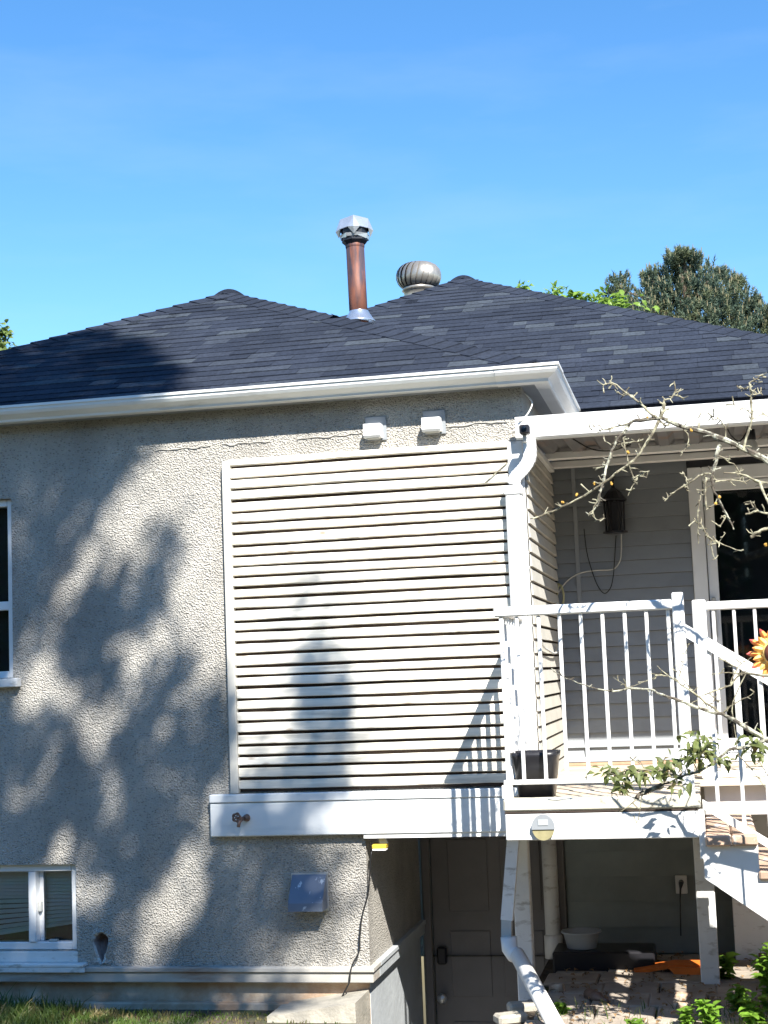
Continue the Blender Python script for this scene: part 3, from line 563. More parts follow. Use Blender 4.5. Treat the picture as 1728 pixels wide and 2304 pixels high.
for k in range(4):
    a = math.radians(-80+90*k)
    P_ = lambda r, da, z, a=a: (tx+Rp*r*math.cos(a+da), yc+Rp*r*math.sin(a+da), zt+Rp*z)
    top_, tip, bot, sl_, sr_ = P_(1.55, 0, 2.95), P_(2.08, 0, 1.55), P_(1.72, 0, .8), P_(1.70, -.42, 1.7), P_(1.70, .42, 1.7)
    q = MB(); q.add([top_, tip, bot, sl_, sr_], [(0, 3, 1), (3, 2, 1), (0, 1, 4), (1, 2, 4)]); q.build('cap_fin', MT['galv'], flue); fins.append((top_, sl_, sr_))
for k in range(4):
    t0, _, r0_ = fins[k]; t1, l1_, _ = fins[(k+1) % 4]
    q = MB(); q.add([(tx, yc, zt+Rp*3.25), t0, r0_, l1_, t1], [(0, 1, 2, 3, 4)]); q.add([(p[0], p[1], p[2]-.003) for p in ((tx, yc, zt+Rp*3.25), t0, r0_, l1_, t1)], [(4, 3, 2, 1, 0)]); q.build('cap_panel', MT['galv'], flue)
# turbine ventilator behind the main hip
tb = PY(944, 668, 5.15); dd = (tb-CAM).length; pm = dd/FPX
turb = thing('turbine_vent', 'bronze whirlybird turbine vent behind the main roof hip', 'roof vent', (tb.x, tb.y, tb.z-.25))
c0 = (tb.x, tb.y, tb.z)
q = MB(); q.lathe(c0, [(pm*36, -.3), (pm*34, 0), (pm*35, pm*12), (pm*39, pm*14), (pm*36, pm*20)], 28); q.build('neck', MT['bronze'], turb, True)
Rt, Ht = pm*49, pm*60; q = MB(); q.lathe((c0[0], c0[1], c0[2]+pm*16), [(Rt*.70, 0), (Rt*.90, Ht*.25), (Rt*.94, Ht*.5), (Rt*.80, Ht*.78), (Rt*.4, Ht*.95), (.002, Ht*.97)], 28); q.build('drum', MT['black'], turb, True)
nv = 22
for k in range(nv):
    q = MB(); vs_ = []; m_ = 9
    for i in range(m_):
        t = i/(m_-1); ph = -1.15+2.55*t; r_ = Rt*(math.cos(ph*.93)**.75 if abs(ph*.93) < 1.5 else .1); z_ = Ht*(.5+.5*math.sin(ph*1.1)/math.sin(1.54)); tw = .45*t
        for s_, rr in ((0, .93), (.5, 1.02), (1.15, 1.04)):
            a = 2*math.pi*(k+s_)/nv+tw; vs_.append((c0[0]+r_*rr*math.cos(a), c0[1]+r_*rr*math.sin(a), c0[2]+pm*16+z_))
    q.add(vs_, [(i*3+j, i*3+j+1, (i+1)*3+j+1, (i+1)*3+j) for i in range(m_-1) for j in range(2)]); q.build('vane', MT['bronze'], turb, True)
q = MB(); q.lathe((c0[0], c0[1], c0[2]+pm*16+Ht*.93), [(Rt*.42, 0), (Rt*.3, Ht*.04), (.002, Ht*.06)], 20); q.build('crown_plate', MT['bronze'], turb, True)
# bath vent hoods under the eave
def vent(xa, xb, za, zb_, label):
    t = thing('wall_vent', label, 'wall vent', ((xa+xb)/2, 0, za), 'bath vents under the eave')
    BB(xa-.006, xb+.02, -.012, -.001, za-.008, zb_+.045, .003).build('back_plate', MT['siding'], t)
    q = MB(); yy = -.085; q.prism([(xa, -.012, zb_), (xa, yy, zb_-.004), (xa, yy-.004, za+.012), (xa, yy+.006, za), (xa, -.012, za+.004)], (xb-xa, 0, 0)); q.build('hood', MT['white'], t)
    B(xa+.012, xb-.012, yy+.014, -.02, za-.003, za+.004).build('flap', MT['greyp'], t)
vent(PY(818, 975, -.08).x, PY(856, 975, -.08).x, PY(830, 985, -.08).z, PY(830, 952, -.08).z, 'white vent hood under the eave, the one nearer the chimney')
vent(PY(949, 960, -.08).x, PY(990, 960, -.08).x, PY(960, 971, -.08).z, PY(960, 938, -.08).z, 'white vent hood under the eave, the one nearer the gutter corner')
# grey exhaust hood low on the stucco
hx0, hx1 = -2.222, -2.035
hd = thing('exhaust_hood', 'blue grey sheet metal exhaust hood low on the stucco wall', 'exhaust hood', (-2.13, 0, .47))
q = MB(); q.prism([(hx0, -.003, .655), (hx0, -.016, .655), (hx0, -.115, .52), (hx0, -.118, .478), (hx0, -.003, .478)], (hx1-hx0, 0, 0)); q.build('hood', MT['hood'], hd)
BB(hx0-.008, hx1+.008, -.006, -.0015, .465, .665, .001).build('back_plate', MT['galv'], hd)
# hose tap on the beam
tp = PY(545, 1842, -.056); t = thing('hose_tap', 'old rusty hose tap on the white beam', 'tap', (tp.x, -.055, tp.z-.02))
q = MB(); q.tube([(tp.x+.012, -.056, tp.z+.004), (tp.x+.008, -.11, tp.z)], .011, 10); q.tube([(tp.x+.008, -.10, tp.z), (tp.x+.004, -.125, tp.z-.012), (tp.x+.002, -.135, tp.z-.036)], [.011, .010, .009], 10); q.build('spout', MT['rustm'], t, True)
q = MB(); q.tube([(tp.x+.026, -.0555, tp.z+.004), (tp.x+.024, -.07, tp.z+.004), (tp.x+.02, -.085, tp.z+.002)], [.021, .018, .010], 10); q.build('wall_flange', MT['rustm'], t)
q = MB(); ctr = Vector((tp.x-.012, -.118, tp.z+.012)); q.tube([ctr+Vector((.021*math.cos(a), -.0, .021*math.sin(a)))*(1+.12*math.cos(5*a)) for a in np.linspace(0, 2*math.pi, 26)], .0055, 6)
for a in (0, 1.26, 2.5, 3.77, 5.0): q.tube([ctr, ctr+Vector((.02*math.cos(a), 0, .02*math.sin(a)))], .004, 5)
q.tube([ctr+Vector((0, -.006, 0)), ctr+Vector((.015, .03, -.01))], .006, 6); q.build('handle', MT['rustm'], t)
# yellow work light under the beam, and the black lead that hangs from it
yl = PY(856, 1908, -.01); t = thing('work_light', 'small yellow lamp tucked under the white beam', 'lamp', (yl.x, yl.y, yl.z))
BB(yl.x-.038, yl.x+.038, -.05, .03, yl.z, yl.z+.022, .003).build('housing', MT['yellow'], t); BB(yl.x-.036, yl.x+.037, -.052, .0, yl.z-.010, yl.z-.0005, .002).build('lens', MT['white'], t)
MB().prism([(yl.x-.005, .0, yl.z+.0225), (yl.x+.037, .0, yl.z+.0225), (yl.x+.016, .02, yl.z+.062), (yl.x-.02, .02, yl.z+.066)], (0, .02, 0)).build('bracket', MT['whitew'], t)
pts = [PY(x, y, yy) for x, y, yy in ((836, 1916, -.035), (832, 1960, -.03), (828, 2010, -.03), (815, 2060, -.03), (810, 2105, -.034), (808, 2140, -.036), (793, 2170, -.05), (788, 2190, -.06), (786, 2210, -.06), (775, 2232, -.055), (762, 2258, -.05))]
one('power_lead', MB().tube(catmull(pts, 5), .0042, 6), MT['cable'], 'thin black lead hanging down the stucco from the yellow lamp', 'cable', smooth=True)
# security camera
sc_ = PY(1181, 968, -.20); t = thing('security_camera', 'small black security camera at the left end of the white fascia', 'camera', (sc_.x, -.124, sc_.z))
q = MB(); q.bbox(sc_.x-.027, sc_.x+.027, -.235, -.175, sc_.z-.024, sc_.z+.026, .008); q.build('body', MT['black'], t)
q = MB(); q.lathe((0, 0, 0), [(.014, 0), (.014, .006), (.001, .007)], 14); q.v = [(sc_.x+x, -.236-z, sc_.z+y+.002) for x, y, z in q.v]; q.build('lens', MT['glass'], t)
q = MB(); q.tube([(sc_.x-.004, -.19, sc_.z-.024), (sc_.x-.006, -.185, sc_.z-.05)], .011, 8); q.tube([(sc_.x-.006, -.19, sc_.z-.05), (sc_.x-.012, -.10, sc_.z-.05)], .008, 8); q.build('bracket', MT['greyp'], t)
pts = [PY(x, y, yy) for x, y, yy in ((1192, 884, .02), (1197, 905, -.05), (1191, 925, -.09), (1178, 942, -.115), (1168, 948, -.13))]; pts[0].x = XR+.016
one('camera_cable', MB().tube(catmull(pts, 5), .0045, 6), MT['wcable'], 'white cable looping from under the gutter corner to the fascia', 'cable', smooth=True)

# ================================================================= DOWNSPOUT AND DRAIN PIPES
ds = thing('downspout', 'white rectangular downspout at the corner of the slat panel', 'downspout', (-.93, -.07, 1.1))
rect = lambda a, b: [(-a, -b), (a, -b), (a, b), (-a, b)]
def corr(path, wa, wb, name, m):
    pts = catmull(path, 6); rad = [1+(.05 if i % 2 else 0) for i in range(len(pts))]; q = MB(); q.tube(pts, rad, prof=rect(wa, wb)); return q.build(name, m, ds)
e0 = PY(1192, 998, -.10); e1 = PY(1192, 1030, -.10); e2 = PY(1180, 1052, -.09); e3 = PY(1162, 1072, -.075); e4 = PY(1157, 1090, -.07)
corr([e0+Vector((0, 0, .02)), e0, e1, e2, e3, e4], .032, .026, 'elbow', MT['whitew'])
dx0, dx1 = PY(1138, 1110, -.075).x, PY(1174, 1110, -.075).x
dxm = (dx0+dx1)/2; zc0 = PY(1157, 1102, -.075).z
BB(dx0, dx1, -.105, -.043, 1.06, zc0, .008).build('pipe', MT['white'], ds)
BB(dx0-.006, dx1+.006, -.112, -.042, zc0-.03, zc0+.022, .006).build('strap', MT['whitew'], ds)
l0, l1, l2 = PY(1155, 1890, .06), PY(1141, 2070, .02), PY(1140, 2118, .0)
q = MB(); q.tube([l0+Vector((0, 0, .06)), l0, l1], [1, 1, 1], prof=rect(.031, .026)); q.build('lower_pipe', MT['whitew'], ds)
q = MB(); q.tube([l1+Vector((0, 0, .02)), l2, PY(1147, 2140, -.03)], [.85, .85, .7], prof=rect(.031, .026)); q.build('reducer', MT['greyp'], ds)
a = PY(1146, 2135, -.03); b_ = PY(1166, 2150, -.06); c_ = PZ(1262, 2330, .0)
dp = thing('drain_pipe', 'white plastic drain pipe running from the downspout onto the ground', 'pipe', (c_.x, c_.y, GZ))
q = MB(); q.tube([a+Vector((0, 0, .06)), a+Vector((.003, 0, 0)), a*.5+b_*.5+Vector((0, 0, -.01)), b_], .043, 20); q.build('elbow', MT['pvc'], dp, True)
q = MB(); q.tube([b_+(a-b_)*.1, c_], .041, 20); q.build('pipe', MT['pvc'], dp, True)

# ================================================================= DECK, RAILING, STAIRS
DZ, FY, DXL, DXR = 1.10, -.90, -.935, -.045
deck = thing('deck', 'small raised wooden deck with white railing in front of the porch', 'deck', (-.4, .2, GZ))
yy = FY+.075; k = 0
RY = .10                                       # front edge of the rear deck, right of the landing
while yy < BW-.03:
    x_r = DXR-.004 if yy+.135 < RY else 3.6
    y2 = min(yy+.135, BW-.025); BB(DXL+.012, x_r, yy, y2, DZ-.03, DZ-.0015*(k % 3), .003).build('deck_board', MT['deck'], deck); yy += .140; k += 1
BB(DXL-.012, DXR, FY-.01, FY+.072, DZ-.052, DZ+.006, .008).build('rim_board', MT['rim'], deck)
BB(DXL-.008, DXR-.01, FY-.002, FY+.05, DZ-.062, DZ-.0535, .002).build('dark_gap_strip', MT['slatback'], deck)  # dark strip put in for the shaded gap between rim and fascia
BB(DXL-.006, DXR-.018, FY, FY+.035, .915, DZ-.064, .004).build('fascia_board', MT['white'], deck)
BB(DXR-.017, DXR+.012, FY-.004, FY+.04, .82, DZ-.06, .003).build('corner_board', MT['white'], deck)
BB(DXL-.004, DXL+.03, FY+.036, BW-.05, .93, DZ-.034, .003).build('side_joist', MT['white'], deck)
BB(DXR+.0125, 3.6, RY, RY+.04, .915, DZ-.034, .004).build('rear_fascia', MT['white'], deck); BB(DXR+.0125, 3.6, RY-.02, RY+.06, DZ-.033, DZ+.004, .006).build('rear_rim', MT['rim'], deck)
for yj in (-.45, .0, .5, 1.0): B(DXL+.031, 3.55 if yj > RY else DXR-.02, yj, yj+.04, .93, DZ-.034).build('joist', MT['trim'], deck)
pl = PZ(1187, 2245, GZ); pr2 = PZ(1600, 2223, GZ)
BB(pl.x-.045, pl.x+.045, pl.y-.045, pl.y+.045, GZ-.02, .929, .006).build('support_post', MT['whitew'], deck)
BB(pr2.x-.05, pr2.x+.05, pr2.y-.05, pr2.y+.05, GZ-.02, .929, .006).build('support_post', MT['whitew'], deck)
BB(1.6, 1.7, .5, .6, GZ-.02, .929, .006).build('support_post', MT['whitew'], deck)
# front railing
RT = 2.0; BS = .0085
def baluster(x, y, z0, z1, par, s=BS): BB(x-s, x+s, y-s, y+s, z0, z1, .003).build('baluster', MT['white'], par)
ry = FY+.045
rail = BB(DXL-.02, PY(1514, 1400, ry-.029).x-.001, ry-.024, ry+.024, RT-.046, RT, .006).build('railing', MT['white'], deck)
zb1, zb2 = PY(1200, 1765, ry).z, PY(1200, 1754, ry).z
BB(DXL-.01, PY(1514, 1400, ry-.029).x-.001, ry-.014, ry+.014, zb1, zb2, .003).build('bottom_rail', MT['white'], rail)
p1a, p1b = PY(1514, 1400, ry-.029).x, PY(1541, 1400, ry-.029).x
BB(p1a, p1b, ry-.029, ry+.029, DZ+.001, 2.03, .006).build('post', MT['white'], rail)
for k, xpx in enumerate((1162, 1211, 1258, 1306, 1355, 1405, 1454, 1503)): baluster(PY(xpx, 1385, ry).x, ry, zb2-.005, RT-.047, rail)
# rail returning along the left end of the deck to the wall
rl2 = BB(DXL-.01, DXL+.035, ry+.025, -.115, RT-.044, RT-.002, .006).build('side_railing', MT['white'], deck)
BB(DXL, DXL+.026, ry+.015, -.115, zb1, zb2, .003).build('bottom_rail', MT['white'], rl2)
for k in range(8): baluster(DXL+.013, ry+.0+.103*k, zb2-.04 if k == 0 else zb2-.003, RT-.045, rl2, .0105)
BB(DXL-.02, DXL+.03, ry-.02, ry+.024, DZ+.004, zb1-.001, .003).build('post_foot', MT['white'], rl2)
# rear railing on the deck edge behind the stairs
r2y = RY+.045; rt2 = PY(1620, 1353, r2y).z
rail2 = BB(PY(1590, 1400, r2y-.03).x+.001, 3.55, r2y-.022, r2y+.022, rt2-.044, rt2, .006).build('rear_railing', MT['white'], deck)
pxa, pxb = PY(1559, 1400, r2y-.03).x, PY(1590, 1400, r2y-.03).x
BB(pxa, pxb, r2y-.03, r2y+.03, DZ+.001, PY(1570, 1350, r2y).z, .006).build('post', MT['white'], rail2)
zb3 = PY(1700, 1738, r2y).z; BB(pxb+.001, 3.55, r2y-.014, r2y+.014, zb3-.02, zb3+.012, .003).build('bottom_rail', MT['white'], rail2)
x = PY(1606, 1400, r2y).x
while x < 3.5: baluster(x, r2y, zb3+.01, rt2-.045, rail2); x += .1055
# stairs going down to the right
st = thing('staircase', 'weathered wooden stairs with white stringer going down to the right', 'stairs', (.2, -.6, GZ))
sy0, sy1 = -.93, RY-.03; run, rise = .226, .152; x = -.036; zt_ = .925
for k in range(6):
    z_ = zt_-rise*k; xa = x+run*k
    if z_ < GZ+.02: break
    for j in range(2):
        q = MB().bbox(xa+j*.117, xa+j*.117+.114, sy0+rng.uniform(-.012, .012), sy1, z_-.046, z_+rng.uniform(-.004, .003), .008)
        q.build('tread_plank', MT['tread'], st)
def stringer(y): 
    poly = [(-.045, .925-.0475), ]
    poly = [(-.048, y, .876)]
    for k in range(6):
        z_ = zt_-rise*k-.047; xa = x+run*k
        if z_ < .02: break
        poly += [(xa+run+.004, y, z_), (xa+run+.004, y, max(GZ-.01, z_-rise))]
    xe = poly[-1][0]; poly += [(xe-.25, y, GZ-.01), (-.048, y, .735)]
    return poly
MB().prism(stringer(-.905), (0, .036, 0)).build('stringer', MT['white'], st); MB().prism(stringer(sy1-.05), (0, .036, 0)).build('stringer', MT['white'], st)
hs = rise/run; hr = MB(); hx, hz = PY(1541, 1400, ry-.029).x+.001, PY(1548, 1404, ry).z
P_ = [(hx, ry-.022, hz-.062), (1.35, ry-.022, hz-.062-1.388*hs), (1.35, ry-.022, hz-1.388*hs), (hx, ry-.022, hz)]; hr.prism(P_, (0, .044, 0)); hro = hr.build('handrail', MT['white'], st)
lz = hz-.80; MB().prism([(hx+.03, ry-.013, lz-.04), (1.35, ry-.013, lz-.04-1.35*hs), (1.35, ry-.013, lz-1.35*hs), (hx+.03, ry-.013, lz)], (0, .026, 0)).build('bottom_rail', MT['white'], hro)
x_ = .03
while x_ < 1.3:
    zt2 = hz-.062-(x_-hx)*hs+.008; zl2 = lz-(x_-hx-.03)*hs
    BB(x_-BS, x_+BS, ry-BS, ry+BS, zl2-.03, zt2, .003).build('baluster', MT['white'], hro); x_ += .112
BB(1.35, 1.41, ry-.03, ry+.03, GZ-.02, hz-1.388*hs+.03, .006).build('post', MT['white'], hro)

# ================================================================= SMALL THINGS ON AND UNDER THE DECK
# black nursery pot
pt = PY(1208, 1780, -.72); q = MB(); wall = []
def sq(r, z, n=32, e=5): return [(pt.x+r*math.copysign(abs(math.cos(a))**(2/e), math.cos(a)), -.70+r*math.copysign(abs(math.sin(a))**(2/e), math.sin(a)), z) for a in [2*math.pi*k/n for k in range(n)]]
rings = [sq(.085, DZ+.002), sq(.108, DZ+.18), sq(.113, DZ+.19), sq(.115, DZ+.212), sq(.109, DZ+.212), sq(.100, DZ+.16), sq(.02, DZ+.158)]; n = 32
q.add([v for r in rings for v in r], [(i*n+k, i*n+(k+1) % n, (i+1)*n+(k+1) % n, (i+1)*n+k) for i in range(len(rings)-1) for k in range(n)]+[tuple(range(n-1, -1, -1))])
one('plant_pot', q, MT['black'], 'empty black plastic plant pot on the deck behind the railing', 'plant pot', smooth=True)
# solar light on the deck fascia
sx = PY(1222, 1862, FY-.02); t = thing('solar_light', 'round solar light fixed on the white deck fascia', 'solar light', (sx.x, FY, sx.z-.045))
q = MB(); n = 24; R_ = .053
arc = lambda a0, a1, r: [(sx.x+r*math.cos(a), FY-.0, sx.z+r*math.sin(a)*1.12) for a in np.linspace(a0, a1, n)]
q.prism([(x, FY-.0005, z) for x, y, z in arc(math.radians(-8), math.radians(188), R_)], (0, -.028, 0)); q.build('housing', MT['siding'], t)
q = MB(); n = 24; q.prism([(x, FY-.0005, z-.001) for x, y, z in arc(math.radians(188), math.radians(352), R_*.97)], (0, -.022, 0)); q.build('lens', MT['lamp'], t)
BB(sx.x-.022, sx.x+.024, FY-.0315, FY-.0285, sx.z+.01, sx.z+.037, .001).build('solar_cell', MT['basin'], t)
# lantern, cables and bulb in the porch
ln = PY(1385, 1200, BW-.08); t = thing('wall_lantern', 'dark caged lantern in the shade on the porch wall', 'lantern', (ln.x, BW-.01, ln.z))
q = MB(); yy = BW-.085; r_ = .062; q.lathe((ln.x, yy, ln.z), [(.075, 0), (.075, .012), (.06, .014)], 8, True); q.build('base', MT['black'], t)
for k in range(8):
    a = 2*math.pi*(k+.5)/8; MB().tube([(ln.x+.06*math.cos(a), yy+.06*math.sin(a), ln.z+.012), (ln.x+.066*math.cos(a), yy+.066*math.sin(a), ln.z+.20)], .005, 5).build('cage_bar', MT['black'], t)
q = MB(); q.lathe((ln.x, yy, ln.z+.014), [(.045, 0), (.05, .18), (.02, .183)], 10); q.build('glass', MT['black'], t)
q = MB(); q.lathe((ln.x, yy, ln.z+.20), [(.078, 0), (.08, .01), (.04, .06), (.012, .085), (.008, .12), (.001, .125)], 12); q.tube([(ln.x, yy, ln.z+.31), (ln.x, BW-.02, ln.z+.34)], .008, 6); q.build('roof_cap', MT['black'], t)
cpts = lambda L, Y: catmull([PY(x, y, Y) for x, y in L], 5)
one('porch_cable', MB().tube(cpts([(1398, 1202), (1398, 1240), (1395, 1262), (1384, 1278), (1372, 1282), (1345, 1283), (1310, 1288), (1285, 1300), (1265, 1320), (1252, 1345), (1248, 1370)], BW-.02), .0036, 6), MT['wcable'], 'white cable drooping from the porch lantern to the left', 'cable')
one('porch_cable', MB().tube(cpts([(1314, 1190), (1320, 1240), (1332, 1285), (1345, 1318), (1360, 1335), (1374, 1322), (1380, 1295), (1382, 1270), (1386, 1205)], BW-.024), .0028, 6), MT['cable'], 'black cable hanging in a loop on the porch wall', 'cable')
BB(PY(1372, 1280, BW-.03).x, PY(1383, 1280, BW-.03).x, BW-.045, BW-.022, PY(1377, 1290, BW-.03).z, PY(1377, 1274, BW-.03).z, .004)
q = MB()
for (rx, rz, ph) in ((.026, .075, 0), (.020, .068, .01), (.033, .07, -.006)):
    c_ = PY(1258, 1340, BW-.03); q.tube([(c_.x+ph+rx*math.cos(a), BW-.03-.008*math.sin(a*2), c_.z+rz*math.sin(a)) for a in np.linspace(0, 2*math.pi, 25)], .0038, 5)
one('cable_coil', q, MT['ycable'], 'yellowish coil of cable hanging in the porch corner', 'cable')
q = MB(); q.tube([PY(1192, 1440, -.08)+Vector((0, 0, 0)), PY(1200, 1440, .3)], .006, 6)
pts = [Vector((XR+.022, .10, 1.15)), Vector((XR+.022, .10, 1.80)), Vector((XR+.024, .30, 1.815)), Vector((XR+.024, .9, 1.79)), Vector((XR+.022, 1.2, 1.86)), Vector((XR+.022, 1.25, 2.1))]
one('conduit', MB().tube(catmull(pts, 4), .006, 6), MT['gutter'], 'thin grey conduit on the side wall near the downspout', 'conduit')
bl = PY(1690, 985, .45); t = thing('porch_bulb', 'hanging bulb holder under the porch ceiling at the right', 'light', (bl.x, bl.y, bl.z-.05))
q = MB(); q.lathe((bl.x, bl.y, bl.z), [(.012, .07), (.022, .05), (.026, -.01), (.02, -.012)], 14); q.tube([(bl.x, bl.y, bl.z+.06), (bl.x, bl.y, 2.985)], .005, 6); q.build('socket', MT['black'], t, True)
q = MB(); q.lathe((bl.x, bl.y, bl.z-.012), [(.02, 0), (.03, -.02), (.036, -.05), (.028, -.08), (.001, -.092)], 16); q.build('bulb', MT['white'], t, True)
one('ceiling_cable', MB().tube(catmull([PY(1285, 985, .3), PY(1330, 1010, .35), PY(1375, 1014, .4), PY(1420, 1000, .4)], 5), .004, 5), MT['cable'], 'black cable sagging under the porch ceiling on the left', 'cable')
one('ceiling_cable', MB().tube(catmull([PY(1632, 955, .3), PY(1645, 980, .4), PY(1665, 992, .45), (bl.x-.01, bl.y, bl.z+.05)], 5), .004, 5), MT['cable'], 'black cable running to the porch bulb on the right', 'cable')
# outlet on the basement wall
oc = PY(1533, 1990, BW-.01); t = thing('outlet_box', 'white outlet with a black plug on the dark basement wall', 'outlet', (oc.x, BW-.002, oc.z-.055))
BB(oc.x-.035, oc.x+.035, BW-.018, BW-.003, oc.z-.055, oc.z+.055, .004).build('plate', MT['white'], t)
q = MB(); q.tube([(oc.x, BW-.018, oc.z+.015), (oc.x, BW-.05, oc.z+.012), (oc.x-.006, BW-.055, oc.z-.02), (oc.x-.012, BW-.04, oc.z-.09), (oc.x-.02, BW-.03, oc.z-.3)], [.016, .015, .006, .004, .004], 8); q.build('plug', MT['black'], t)
# white waste pipe behind
wp = PZ(1247, 2155, GZ); t = thing('waste_pipe', 'white waste pipe standing in the shade under the deck', 'pipe', (wp.x, wp.y, GZ))
q = MB(); q.tube([(wp.x, wp.y, GZ), (wp.x, wp.y, .92)], .046, 16); q.build('pipe', MT['whitew'], t, True); q = MB(); q.tube([(wp.x, wp.y, GZ), (wp.x, wp.y, GZ+.13), (wp.x, wp.y, GZ+.14)], [.056, .056, .047], 16); q.build('hub', MT['pvc'], t, True)
# basin, crates, orange tray, bricks, bottle
bs = PY(1310, 2150, 1.05)
cr = BB(bs.x-.16, bs.x+.42, .92, 1.22, GZ, GZ+.13, .01); one('storage_crate', cr, MT['black'], 'low black crate in the shade under the deck', 'crate')
q = MB(); q.lathe((bs.x, 1.06, GZ+.132), [(.085, 0), (.105, .085), (.118, .088), (.118, .096), (.100, .094), (.08, .01), (.001, .008)], 28); q.add(q.v[:28], []); one('basin', q, MT['basin'], 'pale plastic basin on the black crate under the deck', 'basin', smooth=True)
og = PZ(1560, 2205, GZ); t = thing('orange_tray', 'bright orange plastic tray lying under the deck by the post', 'tray', (og.x, og.y, GZ))
q = MB(); ox, oy = og.x, og.y
q.prism([(ox-.14, oy+.05, GZ+.06), (ox+.12, oy, GZ+.06), (ox+.12, oy-.02, GZ+.012), (ox-.08, oy-.02, GZ+.012)], (0, .14, .0)); q.build('tray', MT['orange'], t)
MB().prism([(ox-.33, oy+.06, GZ+.035), (ox-.10, oy+.06, GZ+.07), (ox+.12, oy+.04, GZ+.072), (ox-.10, oy+.06, GZ+.055), (ox-.30, oy+.06, GZ+.02)], (0, .10, .01)).build('handle', MT['orange'], t)
for i, (px, py_) in enumerate(((1542, 2235), (1540, 2258), (1538, 2275))):
    bp = PZ(px, py_, GZ+.05); h_ = (.05, .055, .05)[i]
    one('brick', BB(bp.x-.06, bp.x+.035, bp.y-.02, bp.y+.05, GZ-.01, GZ+h_, .01), MT['brick'], ('brick by the deck post, the one farthest back', 'brick by the deck post, middle of three', 'brick by the deck post, nearest of three')[i], 'brick', 'bricks beside the deck post')
# white panel door leaning at the right under the rear deck
wd0, wd1 = PZ(1656, 2168, GZ+.01), PZ(1750, 2172, GZ+.01)
wd = thing('stored_door', 'plain white door leaf standing in the shade under the stairs', 'door leaf', (wd0.x+.3, 1.25, GZ))
BB(wd0.x, wd0.x+.62, 1.22, 1.255, GZ+.012, .90, .004).build('leaf', MT['whitew'], wd); BB(wd0.x+.13, wd0.x+.19, 1.212, 1.2195, GZ+.03, GZ+.07, .002).build('hinge', MT['rustm'], wd)
# bottle on the paving
bt = PZ(1340, 2262, GZ); t = thing('bottle', 'dirty bottle lying on the paving under the deck', 'bottle', (bt.x, bt.y, GZ))
d1 = Vector((.10, -.14, -.004)); q = MB(); s0 = Vector((bt.x-.04, bt.y+.06, GZ+.045)); q.tube([s0, s0+d1*.6, s0+d1*.75, s0+d1*1.1], [.03, .03, .013, .012], 14); q.build('glass_body', MT['rustm'], t, True)
tc_ = PZ(1262, 2240, GZ); q = MB(); q.tube([(tc_.x-.05, tc_.y, GZ+.03), (tc_.x+.02, tc_.y-.02, GZ+.045)], [.03, .022], 12); one('flower_pot', q, MT['brick'], 'small terracotta pot tipped over beside the drain pipe', 'pot')
for i, (px, py_, rz) in enumerate(((1178, 2275, .35), (1150, 2300, .5))):
    kb = PZ(px, py_, GZ); q = BB(-.08, .08, -.05, .05, 0, .05, .012); M_ = Matrix.Translation((kb.x, kb.y, GZ-.005)) @ Matrix.Rotation(rz, 4, 'Z'); q.v = [(M_ @ Vector(v))[:] for v in q.v]
    one('concrete_block', q, MT['concrete'], ('broken concrete block beside the drain pipe', 'broken concrete block at the edge of the basement stairwell')[i], 'block', 'blocks along the stairwell edge')
# paving under and before the deck
pav = tag(B(-.98, 2.4, -2.2, BW-.001, GZ-.05, GZ+.003).build('paving', MT['soil']), kind='structure')
for i in range(11):
    for j in range(9):
        x_, y_ = -.97+i*.30+(j % 2)*.04+rng.uniform(-.006, .006), -1.15+j*.29+rng.uniform(-.006, .006)
        if y_ > 1.2 or (x_ < -.9 and j < 2): continue
        q = BB(0, .294, 0, .284, 0, .026+rng.uniform(-.005, .006), .008); M_ = Matrix.Translation((x_, y_, GZ+.002)) @ Matrix.Rotation(rng.uniform(-.02, .02), 4, 'Z') @ Matrix.Rotation(rng.uniform(-.012, .012), 4, 'X')
        q.v = [(M_ @ Vector(v))[:] for v in q.v]; q.build('paver', MT['paver'], pav)

# ================================================================= FLOWER ORNAMENT
fl = PY(1745, 1469, -1.30); t = thing('flower_ornament', 'orange and yellow metal sunflower ornament on a stake at the right edge', 'ornament', (fl.x, fl.y, GZ))
mpx = (fl-CAM).length/FPX; R_ = mpx*62
for ring_, (n, r0_, r1_, wd_, mt_) in enumerate(((12, .35, 1.0, .26, ('petalmid', 'petal', 'petaltip')), (12, .33, .82, .24, ('petalmid', 'petalmid', 'petal')))):
    for k in range(n):
        a = 2*math.pi*(k+.5*ring_)/n; ca, sa = math.cos(a), math.sin(a)
        q = MB(); stn = ((r0_, .5, 0), (r0_+(r1_-r0_)*.45, 1.0, .02), (r0_+(r1_-r0_)*.8, .62, .01), (r1_, .06, -.02))
        rows_ = []
        for r, wf, yo in stn:
            for sgn, dep in ((-1, .008), (0, -.006), (1, .008)):
                rad, tn = r*R_, sgn*wf*wd_*R_*.5; rows_.append((fl.x+ca*rad-sa*tn, fl.y-.012-.012*ring_+dep+yo*.6, fl.z+sa*rad+ca*tn))
        vs_ = rows_+[(x, y+.004, z) for x, y, z in rows_]
        for i in range(3):
            q.cur = i
            for j in range(2): q.add([vs_[i*3+j], vs_[i*3+j+1], vs_[(i+1)*3+j+1], vs_[(i+1)*3+j]], [(0, 1, 2, 3)]); q.add([vs_[12+i*3+j], vs_[12+i*3+j+1], vs_[12+(i+1)*3+j+1], vs_[12+(i+1)*3+j]], [(3, 2, 1, 0)])
        q.build('petal', [MT[m_] for m_ in mt_], t)
q = MB(); q.lathe((0, 0, 0), [(R_*.40, 0), (R_*.38, .015), (R_*.22, .03), (.001, .034)], 24); q.v = [(fl.x+x, fl.y-.024-z, fl.z+y) for x, y, z in q.v]; q.build('seed_disc', MT['seed'], t, True)
